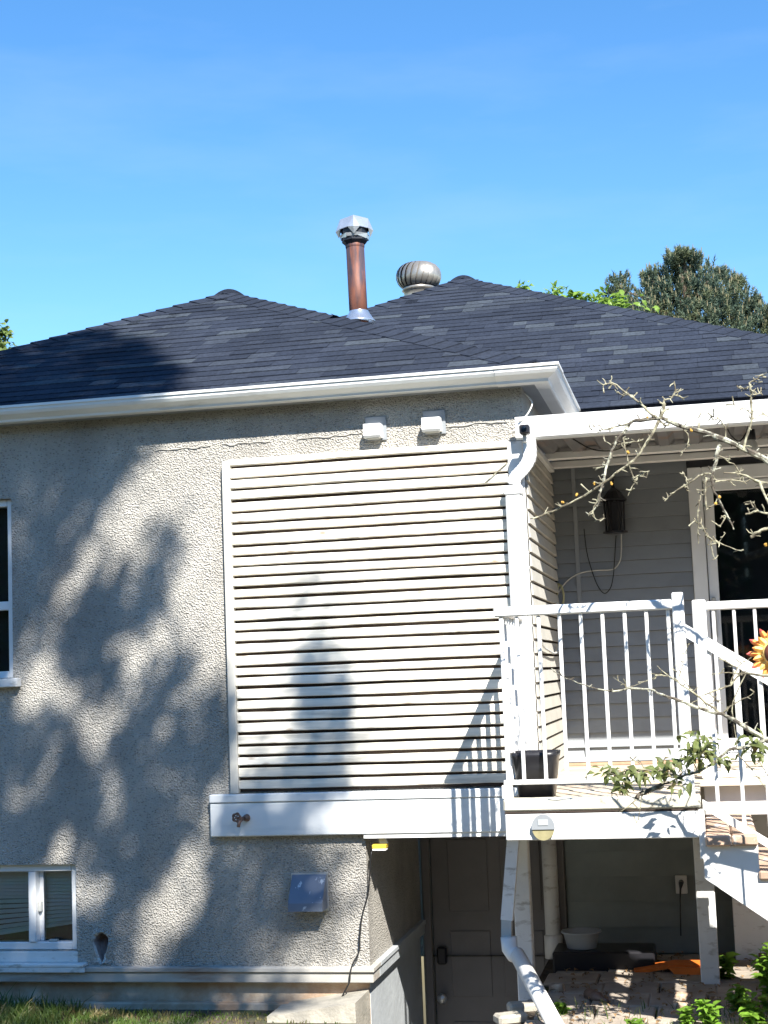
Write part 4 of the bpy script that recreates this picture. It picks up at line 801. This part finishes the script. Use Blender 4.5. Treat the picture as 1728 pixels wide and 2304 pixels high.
q = MB(); q.lathe((0, 0, 0), [(R_*.44, -.004), (R_*.46, .006), (R_*.40, .012)], 24); q.v = [(fl.x+x, fl.y-.022-z, fl.z+y) for x, y, z in q.v]; q.build('inner_ring', MT['petalmid'], t, True)
q = MB(); q.tube([(fl.x, fl.y+.01, fl.z), (fl.x+.01, fl.y+.012, GZ-.05)], .006, 8); q.build('stake', MT['galv'], t)

# ================================================================= APPLE TREE AT THE RIGHT
tr = thing('apple_tree', 'old lichen covered apple tree reaching in from the right', 'tree', (1.7, -1.9, GZ))
q = MB(); q.tube(catmull([(1.7, -1.9, GZ-.05), (1.66, -1.88, .6), (1.68, -1.84, 1.25), (1.76, -1.8, 1.9), (1.72, -1.75, 2.5), (1.8, -1.7, 3.2)], 4), [.12-.0035*i for i in range(21)], 12)
q.tube(catmull([(1.66, -1.87, .9), (1.3, -1.7, 1.15), (.75, -1.48, 1.3), PY(1745, 1676, -1.4)], 4), [.05-.0018*i for i in range(13)], 9)
q.tube(catmull([(1.75, -1.8, 1.95), (1.3, -1.7, 2.35), (.7, -1.56, 2.58), PY(1745, 1046, -1.5)], 4), [.045-.0014*i for i in range(13)], 9)
q.tube(catmull([(1.68, -1.84, 1.2), (1.4, -1.8, 1.7), (1.05, -1.75, 2.2), (.62, -1.66, 2.9)], 4), [.04-.002*i for i in range(13)], 9)
trunk = q.build('trunk', MT['bark'], tr, True)
def depth(y): return -1.5 if y < 1300 else -1.38
def wob(L, Y0, amp=.02):
    o = []; r_ = random.Random(int(L[0][0]*7+L[0][1]))
    for i, (x, y) in enumerate(L): o.append(PY(x, y, Y0+amp*i*(r_.random()-.5)*1.2))
    return o
BR = [  # (pixel polyline, start width px, end width px, thick?)
    ([(1745, 1046), (1728, 1037), (1690, 1018), (1634, 992), (1573, 969), (1535, 960), (1486, 941)], 19, 11),
    ([(1486, 941), (1495, 916), (1494, 901), (1516, 890), (1518, 858)], 9, 4),
    ([(1516, 890), (1532, 893), (1540, 901)], 4, 2), ([(1494, 901), (1488, 920), (1484, 938)], 4, 2),
    ([(1478, 938), (1463, 930), (1441, 907), (1414, 886), (1388, 867), (1372, 856)], 8, 4), ([(1388, 867), (1370, 862), (1359, 865), (1357, 874)], 4, 2), ([(1414, 886), (1400, 888), (1390, 884)], 3, 2),
    ([(1486, 941), (1441, 945), (1418, 952), (1403, 973), (1388, 992), (1371, 1030), (1361, 1070), (1352, 1104), (1346, 1135), (1327, 1159)], 11, 4),
    ([(1346, 1120), (1335, 1150), (1340, 1168), (1363, 1166)], 4, 2), ([(1418, 952), (1380, 962), (1352, 969), (1342, 973)], 5, 2), ([(1352, 969), (1338, 962), (1322, 955)], 2, 1),
    ([(1483, 945), (1478, 957), (1456, 995), (1429, 1032), (1399, 1055), (1357, 1085), (1312, 1116), (1267, 1138), (1232, 1154), (1200, 1167)], 9, 4),
    ([(1403, 985), (1403, 995), (1414, 1040), (1424, 1074), (1427, 1085), (1414, 1116)], 5, 2), ([(1425, 1074), (1440, 1070), (1460, 1059)], 4, 2), ([(1427, 1082), (1434, 1090)], 3, 2),
    ([(1388, 992), (1375, 1000), (1362, 992)], 4, 2), ([(1403, 995), (1425, 995), (1448, 989)], 4, 2), ([(1376, 1020), (1358, 1050), (1332, 1052)], 4, 2),
    ([(1620, 1000), (1615, 1014), (1611, 1040), (1603, 1067), (1603, 1097), (1619, 1127), (1634, 1157), (1651, 1191)], 12, 4),
    ([(1603, 1067), (1581, 1067), (1547, 1089), (1516, 1108), (1494, 1129)], 6, 3), ([(1547, 1089), (1542, 1070), (1537, 1062)], 4, 2), ([(1547, 1089), (1549, 1102)], 3, 2),
    ([(1590, 1075), (1586, 1112), (1590, 1146)], 8, 4), ([(1573, 1123), (1569, 1165), (1573, 1222)], 5, 2), ([(1573, 1175), (1600, 1214), (1630, 1226), (1668, 1241)], 5, 2),
    ([(1592, 1199), (1600, 1225), (1607, 1260)], 4, 2), ([(1634, 1157), (1622, 1182), (1616, 1184)], 4, 3), ([(1600, 1214), (1615, 1222), (1632, 1198)], 3, 2), ([(1573, 1180), (1560, 1170)], 3, 2), ([(1590, 1146), (1605, 1136), (1618, 1134)], 4, 2),
    ([(1728, 1089), (1702, 1082), (1668, 1067), (1630, 1063)], 8, 4), ([(1709, 1085), (1726, 1123), (1738, 1145)], 7, 5), ([(1668, 1067), (1650, 1045), (1625, 1030), (1610, 1022)], 4, 2), ([(1610, 1084), (1640, 1080), (1672, 1083), (1680, 1090)], 5, 3), ([(1640, 1080), (1655, 1094)], 3, 2),
    ([(1679, 1157), (1706, 1150), (1728, 1157), (1745, 1160)], 6, 6), ([(1706, 1150), (1694, 1138), (1687, 1127)], 5, 3), ([(1690, 1210), (1706, 1197), (1728, 1190), (1745, 1185)], 9, 10),
    ([(1672, 1012), (1689, 947), (1690, 886), (1687, 863), (1700, 855), (1717, 841)], 8, 3), ([(1687, 870), (1672, 876), (1660, 874)], 4, 2), ([(1690, 886), (1705, 888), (1714, 885)], 4, 2), ([(1689, 947), (1705, 938), (1718, 925)], 3, 2), ([(1689, 930), (1665, 915), (1645, 912)], 3, 1),
    ([(1573, 969), (1570, 945), (1576, 930)], 4, 2), ([(1634, 992), (1630, 960), (1618, 943), (1595, 935)], 4, 2), ([(1535, 960), (1550, 985), (1545, 1005), (1530, 1018)], 4, 2), ([(1510, 950), (1495, 958), (1488, 948)], 4, 2),
    ([(1728, 1667), (1661, 1627), (1625, 1607), (1588, 1598), (1552, 1586), (1516, 1571), (1480, 1559), (1463, 1552), (1414, 1550), (1380, 1555), (1327, 1546), (1289, 1531), (1244, 1512)], 13, 2),
    ([(1745, 1676), (1728, 1667), (1661, 1627)], 16, 12),
    ([(1625, 1607), (1598, 1588), (1561, 1560), (1525, 1535), (1503, 1521), (1480, 1499)], 7, 2), ([(1625, 1606), (1643, 1591), (1670, 1575), (1697, 1557)], 5, 2),
    ([(1567, 1568), (1607, 1555), (1643, 1541), (1663, 1519), (1679, 1515), (1728, 1521), (1745, 1524)], 3, 9), ([(1414, 1550), (1398, 1535), (1379, 1524)], 3, 1), ([(1405, 1548), (1435, 1540), (1464, 1528), (1480, 1520)], 2, 2),
    ([(1525, 1535), (1540, 1480), (1545, 1455)], 3, 1), ([(1503, 1521), (1480, 1518), (1463, 1515)], 3, 2), ([(1561, 1560), (1530, 1520), (1523, 1510)], 3, 1), ([(1679, 1515), (1650, 1497), (1618, 1482)], 3, 2), ([(1663, 1519), (1640, 1512), (1585, 1518)], 3, 2), ([(1643, 1541), (1660, 1500), (1690, 1480)], 4, 2), ([(1679, 1515), (1650, 1580), (1652, 1640), (1662, 1700)], 4, 2),
    ([(1552, 1586), (1580, 1570), (1620, 1550)], 2, 1), ([(1588, 1598), (1610, 1575), (1625, 1585)], 2, 1),
    ([(1745, 1668), (1728, 1664), (1675, 1682), (1639, 1689), (1607, 1716), (1569, 1737), (1532, 1748), (1490, 1766)], 12, 5), ([(1490, 1766), (1465, 1778), (1441, 1787), (1432, 1798)], 15, 12), ([(1436, 1795), (1405, 1820), (1398, 1825)], 3, 1), ([(1443, 1790), (1440, 1830), (1432, 1855)], 2, 2),
    ([(1607, 1716), (1590, 1690), (1600, 1665), (1580, 1655)], 4, 2), ([(1532, 1748), (1500, 1735), (1450, 1730), (1400, 1745), (1370, 1740)], 4, 2), ([(1569, 1737), (1555, 1710), (1530, 1700)], 3, 2), ([(1450, 1730), (1440, 1715), (1420, 1712)], 3, 2), ([(1675, 1682), (1700, 1700), (1728, 1750)], 3, 2), ([(1660, 1700), (1690, 1730), (1728, 1780)], 3, 2),
]
rb = random.Random(3)
allseg = []
for L, w0, w1 in BR:
    Y0 = depth(L[0][1]); P3 = [PY(x, y, Y0+.03*math.sin(x*.031+y*.017)) for x, y in L]; pts = catmull(P3, 3)
    sc_ = (P3[0]-CAM).length/FPX*.5; n = len(pts)
    pts = [p+Vector((rb.uniform(-1, 1), rb.uniform(-1, 1), rb.uniform(-1, 1)))*.003 for p in pts]
    q = MB(); q.tube(pts, [sc_*.76*(w0+(w1-w0)*i/(n-1))*rb.uniform(.86, 1.2) for i in range(n)], 7)
    for i in range(n-1): allseg.append((pts[i], pts[i+1], sc_*(w0+(w1-w0)*i/(n-1))))
    # short spurs
    for i in range(1, n):
        for rep in range(2 if Y0 < -1.45 else 1):
            if rb.random() < .42:
                d = Vector((rb.uniform(-1, 1), rb.uniform(-.6, .6), rb.uniform(-.7, 1))).normalized(); a = pts[i-1].lerp(pts[i], rb.random()); l_ = rb.uniform(.010, .038)
                m_ = a+d*l_*.6; e_ = m_+(d+Vector((rb.uniform(-.6, .6), 0, rb.uniform(-.3, .6))))*l_*.45
                q.tube([a, m_, e_], [.0027, .0025, .0032 if rb.random() < .4 else .0013], 5)
    q.build('branch', MT['bark'] if w0 > 10 else MT['twig'], tr)
for (x, y) in ((1266, 1131), (1337, 1088), (1413, 1018), (1375, 1088), (1619, 1118), (1610, 1133), (1297, 1113), (1722, 1226), (1456, 940), (1555, 968)):
    p = PY(x, y, -1.53); q = MB()
    for k in range(5):
        c_ = p+Vector((rb.uniform(-1, 1), rb.uniform(-1, 1), rb.uniform(-1, 1)))*.004; q.lathe(c_, [(.001, -.005), (.0036, -.002), (.0034, .002), (.001, .005)], 6)
    q.build('lichen_tuft', MT['lichen'], tr)
# its few leaves
LEAVES = []
for k in range(6):
    q = MB().leaf((0, 0, 0), (0, 1, 0), (0, 0, 1), 1, (.34, .42, .38, .48, .44, .36)[k], (.1, .2, .3, .38, .26, .15)[k])
    me = bpy.data.meshes.new('leaf'); me.from_pydata(q.v, [], q.f); me.materials.append(MT['apple']); LEAVES.append(me)
def leaf_cluster(q, cx, cy, rx, ry_, n, Y, Lm, rs, droop=.6):
    r_ = random.Random(rs)
    for k in range(n):
        p = PY(cx+r_.gauss(0, rx*.55), cy+r_.gauss(0, ry_*.55), Y+r_.uniform(-.08, .08)); d = Vector((r_.uniform(-1, 1), r_.uniform(-.8, .4), r_.uniform(-1, .5)-droop*.4)).normalized()
        nv = Vector((r_.uniform(-.5, .5), r_.uniform(-1, 0), 1)); sd = d.cross(nv).normalized(); nn = sd.cross(d); l_ = Lm*r_.uniform(.6, 1.2)
        o = bpy.data.objects.new('leaf', LEAVES[r_.randrange(6)]); COL.objects.link(o); o.parent = tr; p = p-Vector(tr.location)
        o.matrix_local = Matrix(((sd.x*l_, d.x*l_, nn.x*l_, p.x), (sd.y*l_, d.y*l_, nn.y*l_, p.y), (sd.z*l_, d.z*l_, nn.z*l_, p.z), (0, 0, 0, 1)))
for i, a in enumerate(((1370, 1735, 28, 16, 18), (1400, 1750, 30, 24, 22), (1440, 1740, 30, 22, 26), (1480, 1730, 30, 22, 18), (1510, 1722, 20, 20, 14), (1535, 1765, 25, 14, 12), (1395, 1780, 20, 14, 8), (1560, 1700, 26, 24, 24), (1585, 1675, 26, 26, 26), (1600, 1700, 22, 22, 18), (1560, 1665, 20, 18, 12), (1690, 1665, 24, 16, 16), (1700, 1690, 20, 18, 10), (1640, 1710, 20, 20, 6))):
    leaf_cluster(None, *a, -1.38, .062, 40+i)

# ================================================================= GRASS AND WEEDS
gr = MB(); rg = random.Random(21)
for k in range(15000):
    x = rg.uniform(-4.9, -1.9); y = -.10-abs(rg.gauss(0, .55))
    if y < -2.0: continue
    if rg.random() < .8*max(0, min(1, (x+3.3)/.9)): continue
    hgt = rg.uniform(.03, .085)*(1.35 if x < -3.4 else .8)*(.3+.7*max(0, min(1, (-2.6-x)/1.2)))*(1.7 if rg.random() < .03 else 1)
    a = rg.uniform(0, 6.28); wx, wy = math.cos(a)*.004, math.sin(a)*.004; lx, ly = rg.gauss(0, .4)*hgt, rg.gauss(0, .4)*hgt
    gr.add([(x-wx, y-wy, GZ), (x+wx, y+wy, GZ), (x+wx*.8+lx*.4, y+wy*.8+ly*.4, GZ+hgt*.6), (x-wx*.8+lx*.4, y-wy*.8+ly*.4, GZ+hgt*.6), (x+lx, y+ly, GZ+hgt)], [(0, 1, 2, 3), (3, 2, 4)])
for k in range(5200):
    x = rg.uniform(-.9, 1.0); y = rg.uniform(-1.5, -.02)
    if rg.random() > .18+.82*max(0, min(1, (x+.25)/.45)): continue
    hgt = rg.uniform(.03, .10); a = rg.uniform(0, 6.28); wx, wy = math.cos(a)*.003, math.sin(a)*.003; lx, ly = rg.gauss(0, .4)*hgt, rg.gauss(0, .4)*hgt
    gr.add([(x-wx, y-wy, GZ), (x+wx, y+wy, GZ), (x+wx*.8+lx*.4, y+wy*.8+ly*.4, GZ+hgt*.6), (x-wx*.8+lx*.4, y-wy*.8+ly*.4, GZ+hgt*.6), (x+lx, y+ly, GZ+hgt)], [(0, 1, 2, 3), (3, 2, 4)])
tag(gr.build('grass', MT['grass']), 'unmown green grass and weeds along the foot of the wall', 'grass', kind='stuff')
def weed(px, py_, h, nst, L, label, rs, m='weed', W=.5, Zb=GZ):
    b_ = PZ(px, py_, Zb); r_ = random.Random(rs); t = thing('weed_plant', label, 'plant', (b_.x, b_.y, Zb), 'weeds at the right by the stairs'); s_ = MB(); l_ = MB()
    for k in range(nst):
        a = r_.uniform(0, 6.28); tip = Vector((b_.x+math.cos(a)*h*.45*r_.random(), b_.y+math.sin(a)*h*.35*r_.random(), Zb+h*r_.uniform(.6, 1.05))); pts = catmull([(b_.x, b_.y, Zb-.01), (b_.x*.6+tip.x*.4, b_.y*.6+tip.y*.4, Zb+h*.5), tip], 3)
        s_.tube(pts, [.004-.0004*i for i in range(len(pts))], 5)
        for i in range(1, len(pts)):
            for rep in range(3):
                aa = r_.uniform(0, 6.28); l_.leaf(pts[i], (math.cos(aa), math.sin(aa), r_.uniform(-.2, .7)), (0, -.3, 1), L*r_.uniform(.6, 1.2), L*W*r_.uniform(.8, 1.2), r_.uniform(.1, .3))
    s_.build('stem', MT[m], t); l_.build('leaves', MT[m], t)
for i, (px, py_, h, nst, L, W, lb) in enumerate((
    (1735, 2290, .33, 6, .075, .42, 'tall yellow green weed at the right edge below the stairs'), (1700, 2330, .16, 6, .06, .5, 'bushy bright green weed in the bottom right corner'),
    (1630, 2215, .18, 3, .085, .75, 'broad leaved weed behind the foot of the right deck post'), (1665, 2290, .13, 6, .06, .5, 'low weed between the deck post and the bottom right corner'),
    (1600, 2330, .14, 5, .055, .55, 'low weed in front of the right deck post'), (1545, 2325, .11, 4, .045, .6, 'small weed growing in front of the bricks'),
    (1430, 2330, .07, 4, .045, .6, 'tiny weed at the bottom edge in front of the paving'), (1265, 2295, .08, 4, .04, .7, 'small round leaved weed beside the drain pipe'), (1725, 2230, .16, 5, .07, .45, 'weed with red tinged leaves at the right edge'))):
    weed(px, py_, h, nst, L, lb, 60+i, W=W)

# ================================================================= TREES BEHIND THE HOUSE
def pine():
    Y = 24.0; base = PY(1560, 900, Y); t = thing('pine_tree', 'dark green pine with pale upright candles rising behind the roof at right', 'tree', (base.x, Y, GZ))
    m = (base-CAM).length/FPX; r_ = random.Random(5); nd = MB(); cn = MB(); tk = MB()
    tk.tube([(base.x, Y, GZ-.1), (base.x+.05, Y, 4), (base.x, Y, PY(1545, 620, Y).z)], [.22, .15, .03], 9)
    lobes = [(1535, 610, 40), (1500, 645, 48), (1580, 645, 52), (1545, 690, 80), (1470, 690, 52), (1622, 685, 52), (1660, 695, 44), (1690, 722, 34), (1392, 652, 27), (1385, 690, 36), (1440, 725, 55), (1600, 745, 75), (1500, 740, 60), (1735, 722, 34), (1755, 762, 55), (1680, 770, 55), (1400, 745, 50),
             (1465, 632, 18), (1518, 588, 17), (1540, 580, 12), (1562, 592, 14), (1622, 626, 11), (1650, 640, 14), (1662, 645, 10), (1700, 690, 12), (1480, 800, 90), (1620, 830, 100), (1390, 610, 0)]
    for (lx, ly, lr) in lobes:
        if lr < 1: continue
        dp = r_.uniform(-.35, .35); c = PY(lx, ly, Y+dp); R_ = lr*m
        tk.tube([(base.x+(c.x-base.x)*.1, Y, max(2, c.z-R_*2.2-.4)), ((base.x+c.x)/2, (Y+c.y)/2, c.z-R_*1.1), c], [.05, .035, .015], 5)
        n = int(30+lr*lr*.055)
        for k in range(n):
            v = Vector((r_.gauss(0, 1), r_.gauss(0, 1), r_.gauss(0, 1))).normalized()*(r_.random()**.4); p = c+Vector((v.x*R_, v.y*R_*.9, v.z*R_))
            ax = (Vector((v.x*.55, v.y*.55-.1, .85))).normalized(); L = r_.uniform(.11, .20)
            for j in range(24):
                s_ = r_.random(); o = p+ax*L*s_; d = (ax*r_.uniform(.5, 1.1)+Vector((r_.uniform(-1, 1), r_.uniform(-1, 1), r_.uniform(-1, 1)))*.85).normalized(); sd = d.orthogonal().normalized()*.011
                if r_.random() < .5: sd = d.cross(sd).normalized()*.011
                e = o+d*r_.uniform(.06, .11); nd.add([o-sd, o+sd, e], [(0, 1, 2)])
            if v.length > .45 and r_.random() < .36:
                a = p+ax*L*.9; up = Vector((ax.x*.3, ax.y*.3, 1)).normalized(); cn.tube([a, a+up*r_.uniform(.06, .13)], [.012, .005], 4)
    tk.build('trunk', MT['trunk'], t); nd.build('needle_crown', MT['needle'], t); cn.build('new_candles', MT['candle'], t)
pine()
def leafy(name, label, px, py_, Y, spots, mname, L, rs, ground_px=None):
    b_ = PY(px, py_, Y); t = thing(name, label, 'tree', (b_.x, Y, GZ)); r_ = random.Random(rs); tk = MB(); lf = MB()
    tk.tube([(b_.x, Y, GZ-.1), (b_.x+.06, Y, b_.z*.5), (b_.x, Y, b_.z)], [.14, .09, .03], 8)
    for (sx, sy, sr, n) in spots:
        c = PY(sx, sy, Y+r_.uniform(-.3, .3)); m = (c-CAM).length/FPX; tk.tube([(b_.x, Y, b_.z-.25), (b_.x*.4+c.x*.6, c.y, b_.z*.5+c.z*.5-.1), c+Vector((0, 0, -.05))], [.03, .018, .006], 5)
        for k in range(n):
            v = Vector((r_.gauss(0, .55), r_.gauss(0, .55), r_.gauss(0, .5)))*sr*m; d = Vector((r_.uniform(-1, 1), r_.uniform(-1, .3), r_.uniform(-.7, .6)))
            lf.leaf(c+v, d, (r_.uniform(-.6, .6), r_.uniform(-1, 0), 1), L*r_.uniform(.6, 1.2), L*.6, .2)
    tk.build('trunk', MT['trunk'], t); lf.build('leaf_crown', MT[mname], t)
leafy('leafy_tree', 'bright green leafy treetop just showing over the main roof hip', 1330, 790, 14.0, [(1178, 654, 14, 26), (1207, 668, 6, 8), (1250, 662, 16, 34), (1292, 670, 16, 36), (1312, 680, 18, 44), (1345, 685, 22, 60), (1380, 692, 24, 60), (1395, 678, 12, 20), (1300, 730, 60, 200), (1380, 750, 70, 260), (1230, 720, 40, 120)], 'maple', .13, 31)
leafy('leafy_tree', 'green leafy tree peeking in at the left edge above the eave', -60, 860, 9.0, [(6, 752, 14, 60), (2, 785, 16, 80), (-30, 770, 40, 200), (-80, 800, 60, 300), (-20, 830, 50, 200), (14, 745, 6, 14), (4, 800, 16, 50)], 'leftleaf', .10, 33)

# ================================================================= THE TALL TREE BEHIND THE CAMERA THAT SHADES THE WALL
# the photograph shows its dappled shadow: crown masses stand where that shadow's rays come from
def inpoly(x, y, P):
    c = False; n = len(P)
    for i in range(n):
        (x1, y1), (x2, y2) = P[i], P[(i+1) % n]
        if (y1 > y) != (y2 > y) and x < (x2-x1)*(y-y1)/(y2-y1)+x1: c = not c
    return c
SC = 2304/2212
def C2(P): return [(x/1.92/SC, (y/1.92+900)/SC) for x, y in P]
WALLP = [C2(P) for P in (
    [(-800, 60), (600, 150), (600, 200), (565, 280), (475, 380), (445, 480), (390, 600), (330, 690), (230, 800), (215, 950), (100, 1050), (60, 1300), (-800, 1300)],
    [(740, 490), (775, 560), (765, 680), (740, 760), (690, 900), (650, 970), (570, 1010), (540, 1100), (520, 1230), (440, 1260), (300, 1180), (230, 1060), (240, 1000), (320, 950), (345, 800), (480, 730), (570, 680), (640, 590)],
    [(830, 1010), (850, 1040), (820, 1130), (790, 1230), (700, 1300), (640, 1290), (560, 1300), (620, 1220), (700, 1180), (750, 1070)],
    [(-800, 1250), (60, 1260), (300, 1370), (440, 1220), (540, 1220), (640, 1290), (760, 1300), (900, 1290), (940, 1200), (985, 1210), (990, 1480), (930, 1570), (850, 1650), (820, 1760), (850, 1880), (780, 2000), (640, 2050), (600, 2212), (430, 2212), (440, 2050), (350, 2000), (-800, 2212)],
    [(1280, 830), (1390, 830), (1410, 1100), (1480, 1200), (1480, 1300), (1460, 1560), (1400, 1690), (1280, 1690), (1290, 1580), (1330, 1480), (1270, 1330), (1300, 1130), (1300, 950)], [(1030, 1640), (1280, 1600), (1280, 1690), (1020, 1690)],
    [(960, 1690), (1250, 1690), (1160, 1870), (960, 1870)], [(1310, 1690), (1400, 1690), (1330, 1870), (1210, 1870)], [(1510, 1770), (1545, 1770), (1530, 1830), (1500, 1830)],
    [(940, 1890), (1250, 1890), (1250, 2000), (1180, 2212), (800, 2212), (900, 2050)], [(-800, 2100), (620, 2212), (560, 2400), (560, 2500), (-800, 2500)], [(800, 2200), (1180, 2212), (1080, 2350), (1000, 2500), (700, 2500)],
    [(1190, 2030), (1430, 2030), (1410, 2220), (1150, 2260)], [(-800, 2450), (1250, 2500), (1250, 2800), (-800, 2800)])]
BRIGHT = [(155, 1170, 60, 150, 1), (365, 1310, 66, 80, 1), (450, 1410, 62, 105, 1), (690, 1450, 75, 125, .6), (490, 1660, 60, 105, 1), (490, 1820, 48, 66, .8), (280, 1900, 75, 100, 1), (160, 290, 60, 85, .8), (190, 1500, 45, 70, .6), (650, 1640, 45, 70, .6),
          (400, 2120, 62, 140, .8), (740, 2100, 95, 150, 1), (650, 720, 70, 60, .6), (440, 840, 50, 40, .5), (1100, 2000, 60, 100, .5), (60, 720, 40, 60, .4), (200, 2480, 120, 26, 1), (640, 2480, 130, 20, 1), (900, 2530, 150, 26, 1), (365, 2085, 80, 80, 1), (340, 640, 60, 150, .7), (870, 1960, 50, 110, .8), (560, 1960, 40, 90, .5), (600, 1130, 40, 90, .5), (380, 1560, 40, 70, .6), (780, 1560, 30, 80, .5), (60, 1000, 40, 90, .5), (70, 1680, 40, 90, .5), (200, 560, 40, 90, .35), (1040, 2110, 50, 110, .6), (980, 1780, 30, 80, .4), (290, 2260, 60, 60, .8), (110, 2330, 60, 70, .8)]
ROOFP = [(-420, 700), (110, 728), (232, 716), (315, 742), (335, 775), (378, 800), (372, 835), (320, 868), (-420, 960)]
rt = random.Random(77); lf = MB(); cen = []
_rd = random.Random(404)
for _ in range(95):
    z_ = _rd.uniform(16, 34); BRIGHT.append((_rd.uniform(-60, 960), _rd.uniform(200, 2500), z_, z_*_rd.uniform(1.1, 2.2), _rd.uniform(.7, 1)))
def shade_leaves(W, s, sp=1.0):
    c = W+SUN*s
    for k in range(5):
        p = c+SUN*rt.gauss(0, .14)+Vector((rt.gauss(0, .052*sp), 0, rt.gauss(0, .06*sp))); d = Vector((rt.uniform(-1, 1), rt.uniform(-1, 1), rt.uniform(-1, .3)))
        lf.leaf(p, d, (rt.uniform(-.6, .6), rt.uniform(-1, 0), 1), rt.uniform(.055, .085), .042, .15)
    if rt.random() < .03: cen.append(c)
for k in range(9000):
    x, y = rt.uniform(-400, 760), rt.uniform(930, 2300)
    dx, dy = x/SC, y/SC; er = 9 if x < 500 else 0
    if not any(inpoly(dx, dy, P) and all(inpoly(dx+a_, dy+b_, P) for a_, b_ in ((-er, 0), (er, 0), (0, -er), (0, er))) for P in WALLP): continue
    cx_, cy_ = x*1.92, (y-900)*1.92; skip = .08 if x < 500 else (.64 if cy_ < 1150 else .42 if cy_ < 1700 else .45)
    for bx_, by_, a_, b_, wt in BRIGHT:           # gaps in the crown, leaning like its boughs
        u_, v_ = (cx_-bx_)*.90+(cy_-by_)*.43, (cy_-by_)*.90-(cx_-bx_)*.43
        if (u_/(a_*1.08+8))**2+(v_/(b_*1.08+8))**2 < 1: skip = max(skip, wt)
    if rt.random() < skip: continue
    W = PY(x, y, -.01); s = 6.9+.8*(.5+.5*math.sin(W.x*2.1+1.3)*math.cos(W.z*1.7))+rt.uniform(0, .4)
    shade_leaves(W, s, 1.0 if x < 500 else 1.9)
nrm = Vector((0, -p1, 1)).normalized(); o0 = Vector((ex, ey, ez))
for k in range(5200):
    x, y = rt.uniform(-420, 400)*SC, rt.uniform(690, 960)*SC
    if not inpoly(x/SC, y/SC, ROOFP): continue
    d = ray(x, y); W = CAM+d*((o0-CAM).dot(nrm)/d.dot(nrm))
    if W.y > 4 or W.y < -.3: continue
    shade_leaves(W, 7.2+W.y+.5*math.sin(W.x*2)+rt.uniform(0, .5))
bx, by = .9, -10.2
shade = thing('shade_tree', 'tall leafy tree behind the viewer that dapples the wall with shade', 'tree', (bx, by, GZ)); tk = MB()
top = Vector((-.35, -8.3, 11.6)); tk.tube(catmull([(bx, by, GZ-.2), (bx+.02, by, 3), (bx-.1, by+.3, 5.6), (bx-.5, by+1.1, 8.0), top], 5), [.24-.0105*i for i in range(21)], 12)
for c in rt.sample(cen, min(70, len(cen))):
    z0 = max(5.0, min(11.2, c.z-.9)); f = max(0, (z0-5.2)/6.6); a = Vector((bx+(top.x-bx)*f, by+(top.y-by)*f, z0)); m_ = a.lerp(c, .55)+Vector((0, 0, .15)); tk.tube([a, m_, c], [.035, .022, .008], 5)
tk.build('trunk', MT['trunk'], shade); lf.build('leaf_crown', MT['shadeleaf'], shade)

# tall unseen evergreens added behind the viewer to keep low sky off the wall
hg = MB(); rh = random.Random(91); hb = MB()
for k in range(14): hb.box(-16+2.4*k+.05, -13.6+2.4*k, -15.6, -14.6, GZ-.1, 5.6+rh.uniform(-.3, .4))
for k in range(16000):
    x = rh.uniform(-16.3, 17.9); f = rh.random(); z = rh.uniform(0, 6.1); y = -14.55+rh.gauss(0, .12)+.15*math.sin(x*2.6) if f < .8 else rh.uniform(-15.7, -14.5)
    if f >= .8: z = 5.9+rh.gauss(0, .25)
    hg.leaf((x, y, z), (rh.uniform(-1, 1), rh.uniform(0, 1), rh.uniform(-.3, 1)), (0, 1, .3), rh.uniform(.14, .3), .12, .1)
added_hedge = thing('added_hedge', 'tall clipped evergreen row added unseen behind the viewer to block low sky light', 'added_hedge', (0, -15, GZ))
tag(hg.build('foliage', MT['shadeleaf'], added_hedge), kind='stuff'); hb.build('opaque_core', MT['trunk'], added_hedge)

# dead leaves blown under the deck
ll = MB(); rl = random.Random(17)
for k in range(420):
    x, y = rl.uniform(-.95, .6), rl.uniform(-.7, 1.4); z = GZ+.036
    ll.leaf((x, y, z), (rl.uniform(-1, 1), rl.uniform(-1, 1), rl.uniform(-.1, .25)), (rl.uniform(-.4, .4), rl.uniform(-.4, .4), 1), rl.uniform(.02, .05), .02, .3)
tag(ll.build('leaf_litter', MT['litter']), 'dry brown leaves scattered on the paving under the deck', 'leaves', kind='stuff')

# lower unseen evergreens added at the right to cut sky light under the deck
hg = MB(); hb = MB(); rh = random.Random(92)
for k in range(9): hb.box(5.7, 6.5, -14+2.4*k+.05, -11.6+2.4*k, GZ-.1, 2.9+rh.uniform(-.2, .2))
for k in range(7000):
    y = rh.uniform(-14.2, 7.8); z = rh.uniform(0, 3.2); x = 5.65+rh.gauss(0, .1)+.12*math.sin(y*2.4)
    if rh.random() < .2: z = 3.05+rh.gauss(0, .15); x = rh.uniform(5.6, 6.6)
    hg.leaf((x, y, z), (rh.uniform(-1, 0), rh.uniform(-1, 1), rh.uniform(-.3, 1)), (-1, 0, .3), rh.uniform(.14, .3), .12, .1)
added_hedge = thing('added_hedge', 'lower evergreen row added unseen at the right to block sky light', 'added_hedge', (6, -3, GZ))
tag(hg.build('foliage', MT['shadeleaf'], added_hedge), kind='stuff'); hb.build('opaque_core', MT['trunk'], added_hedge)
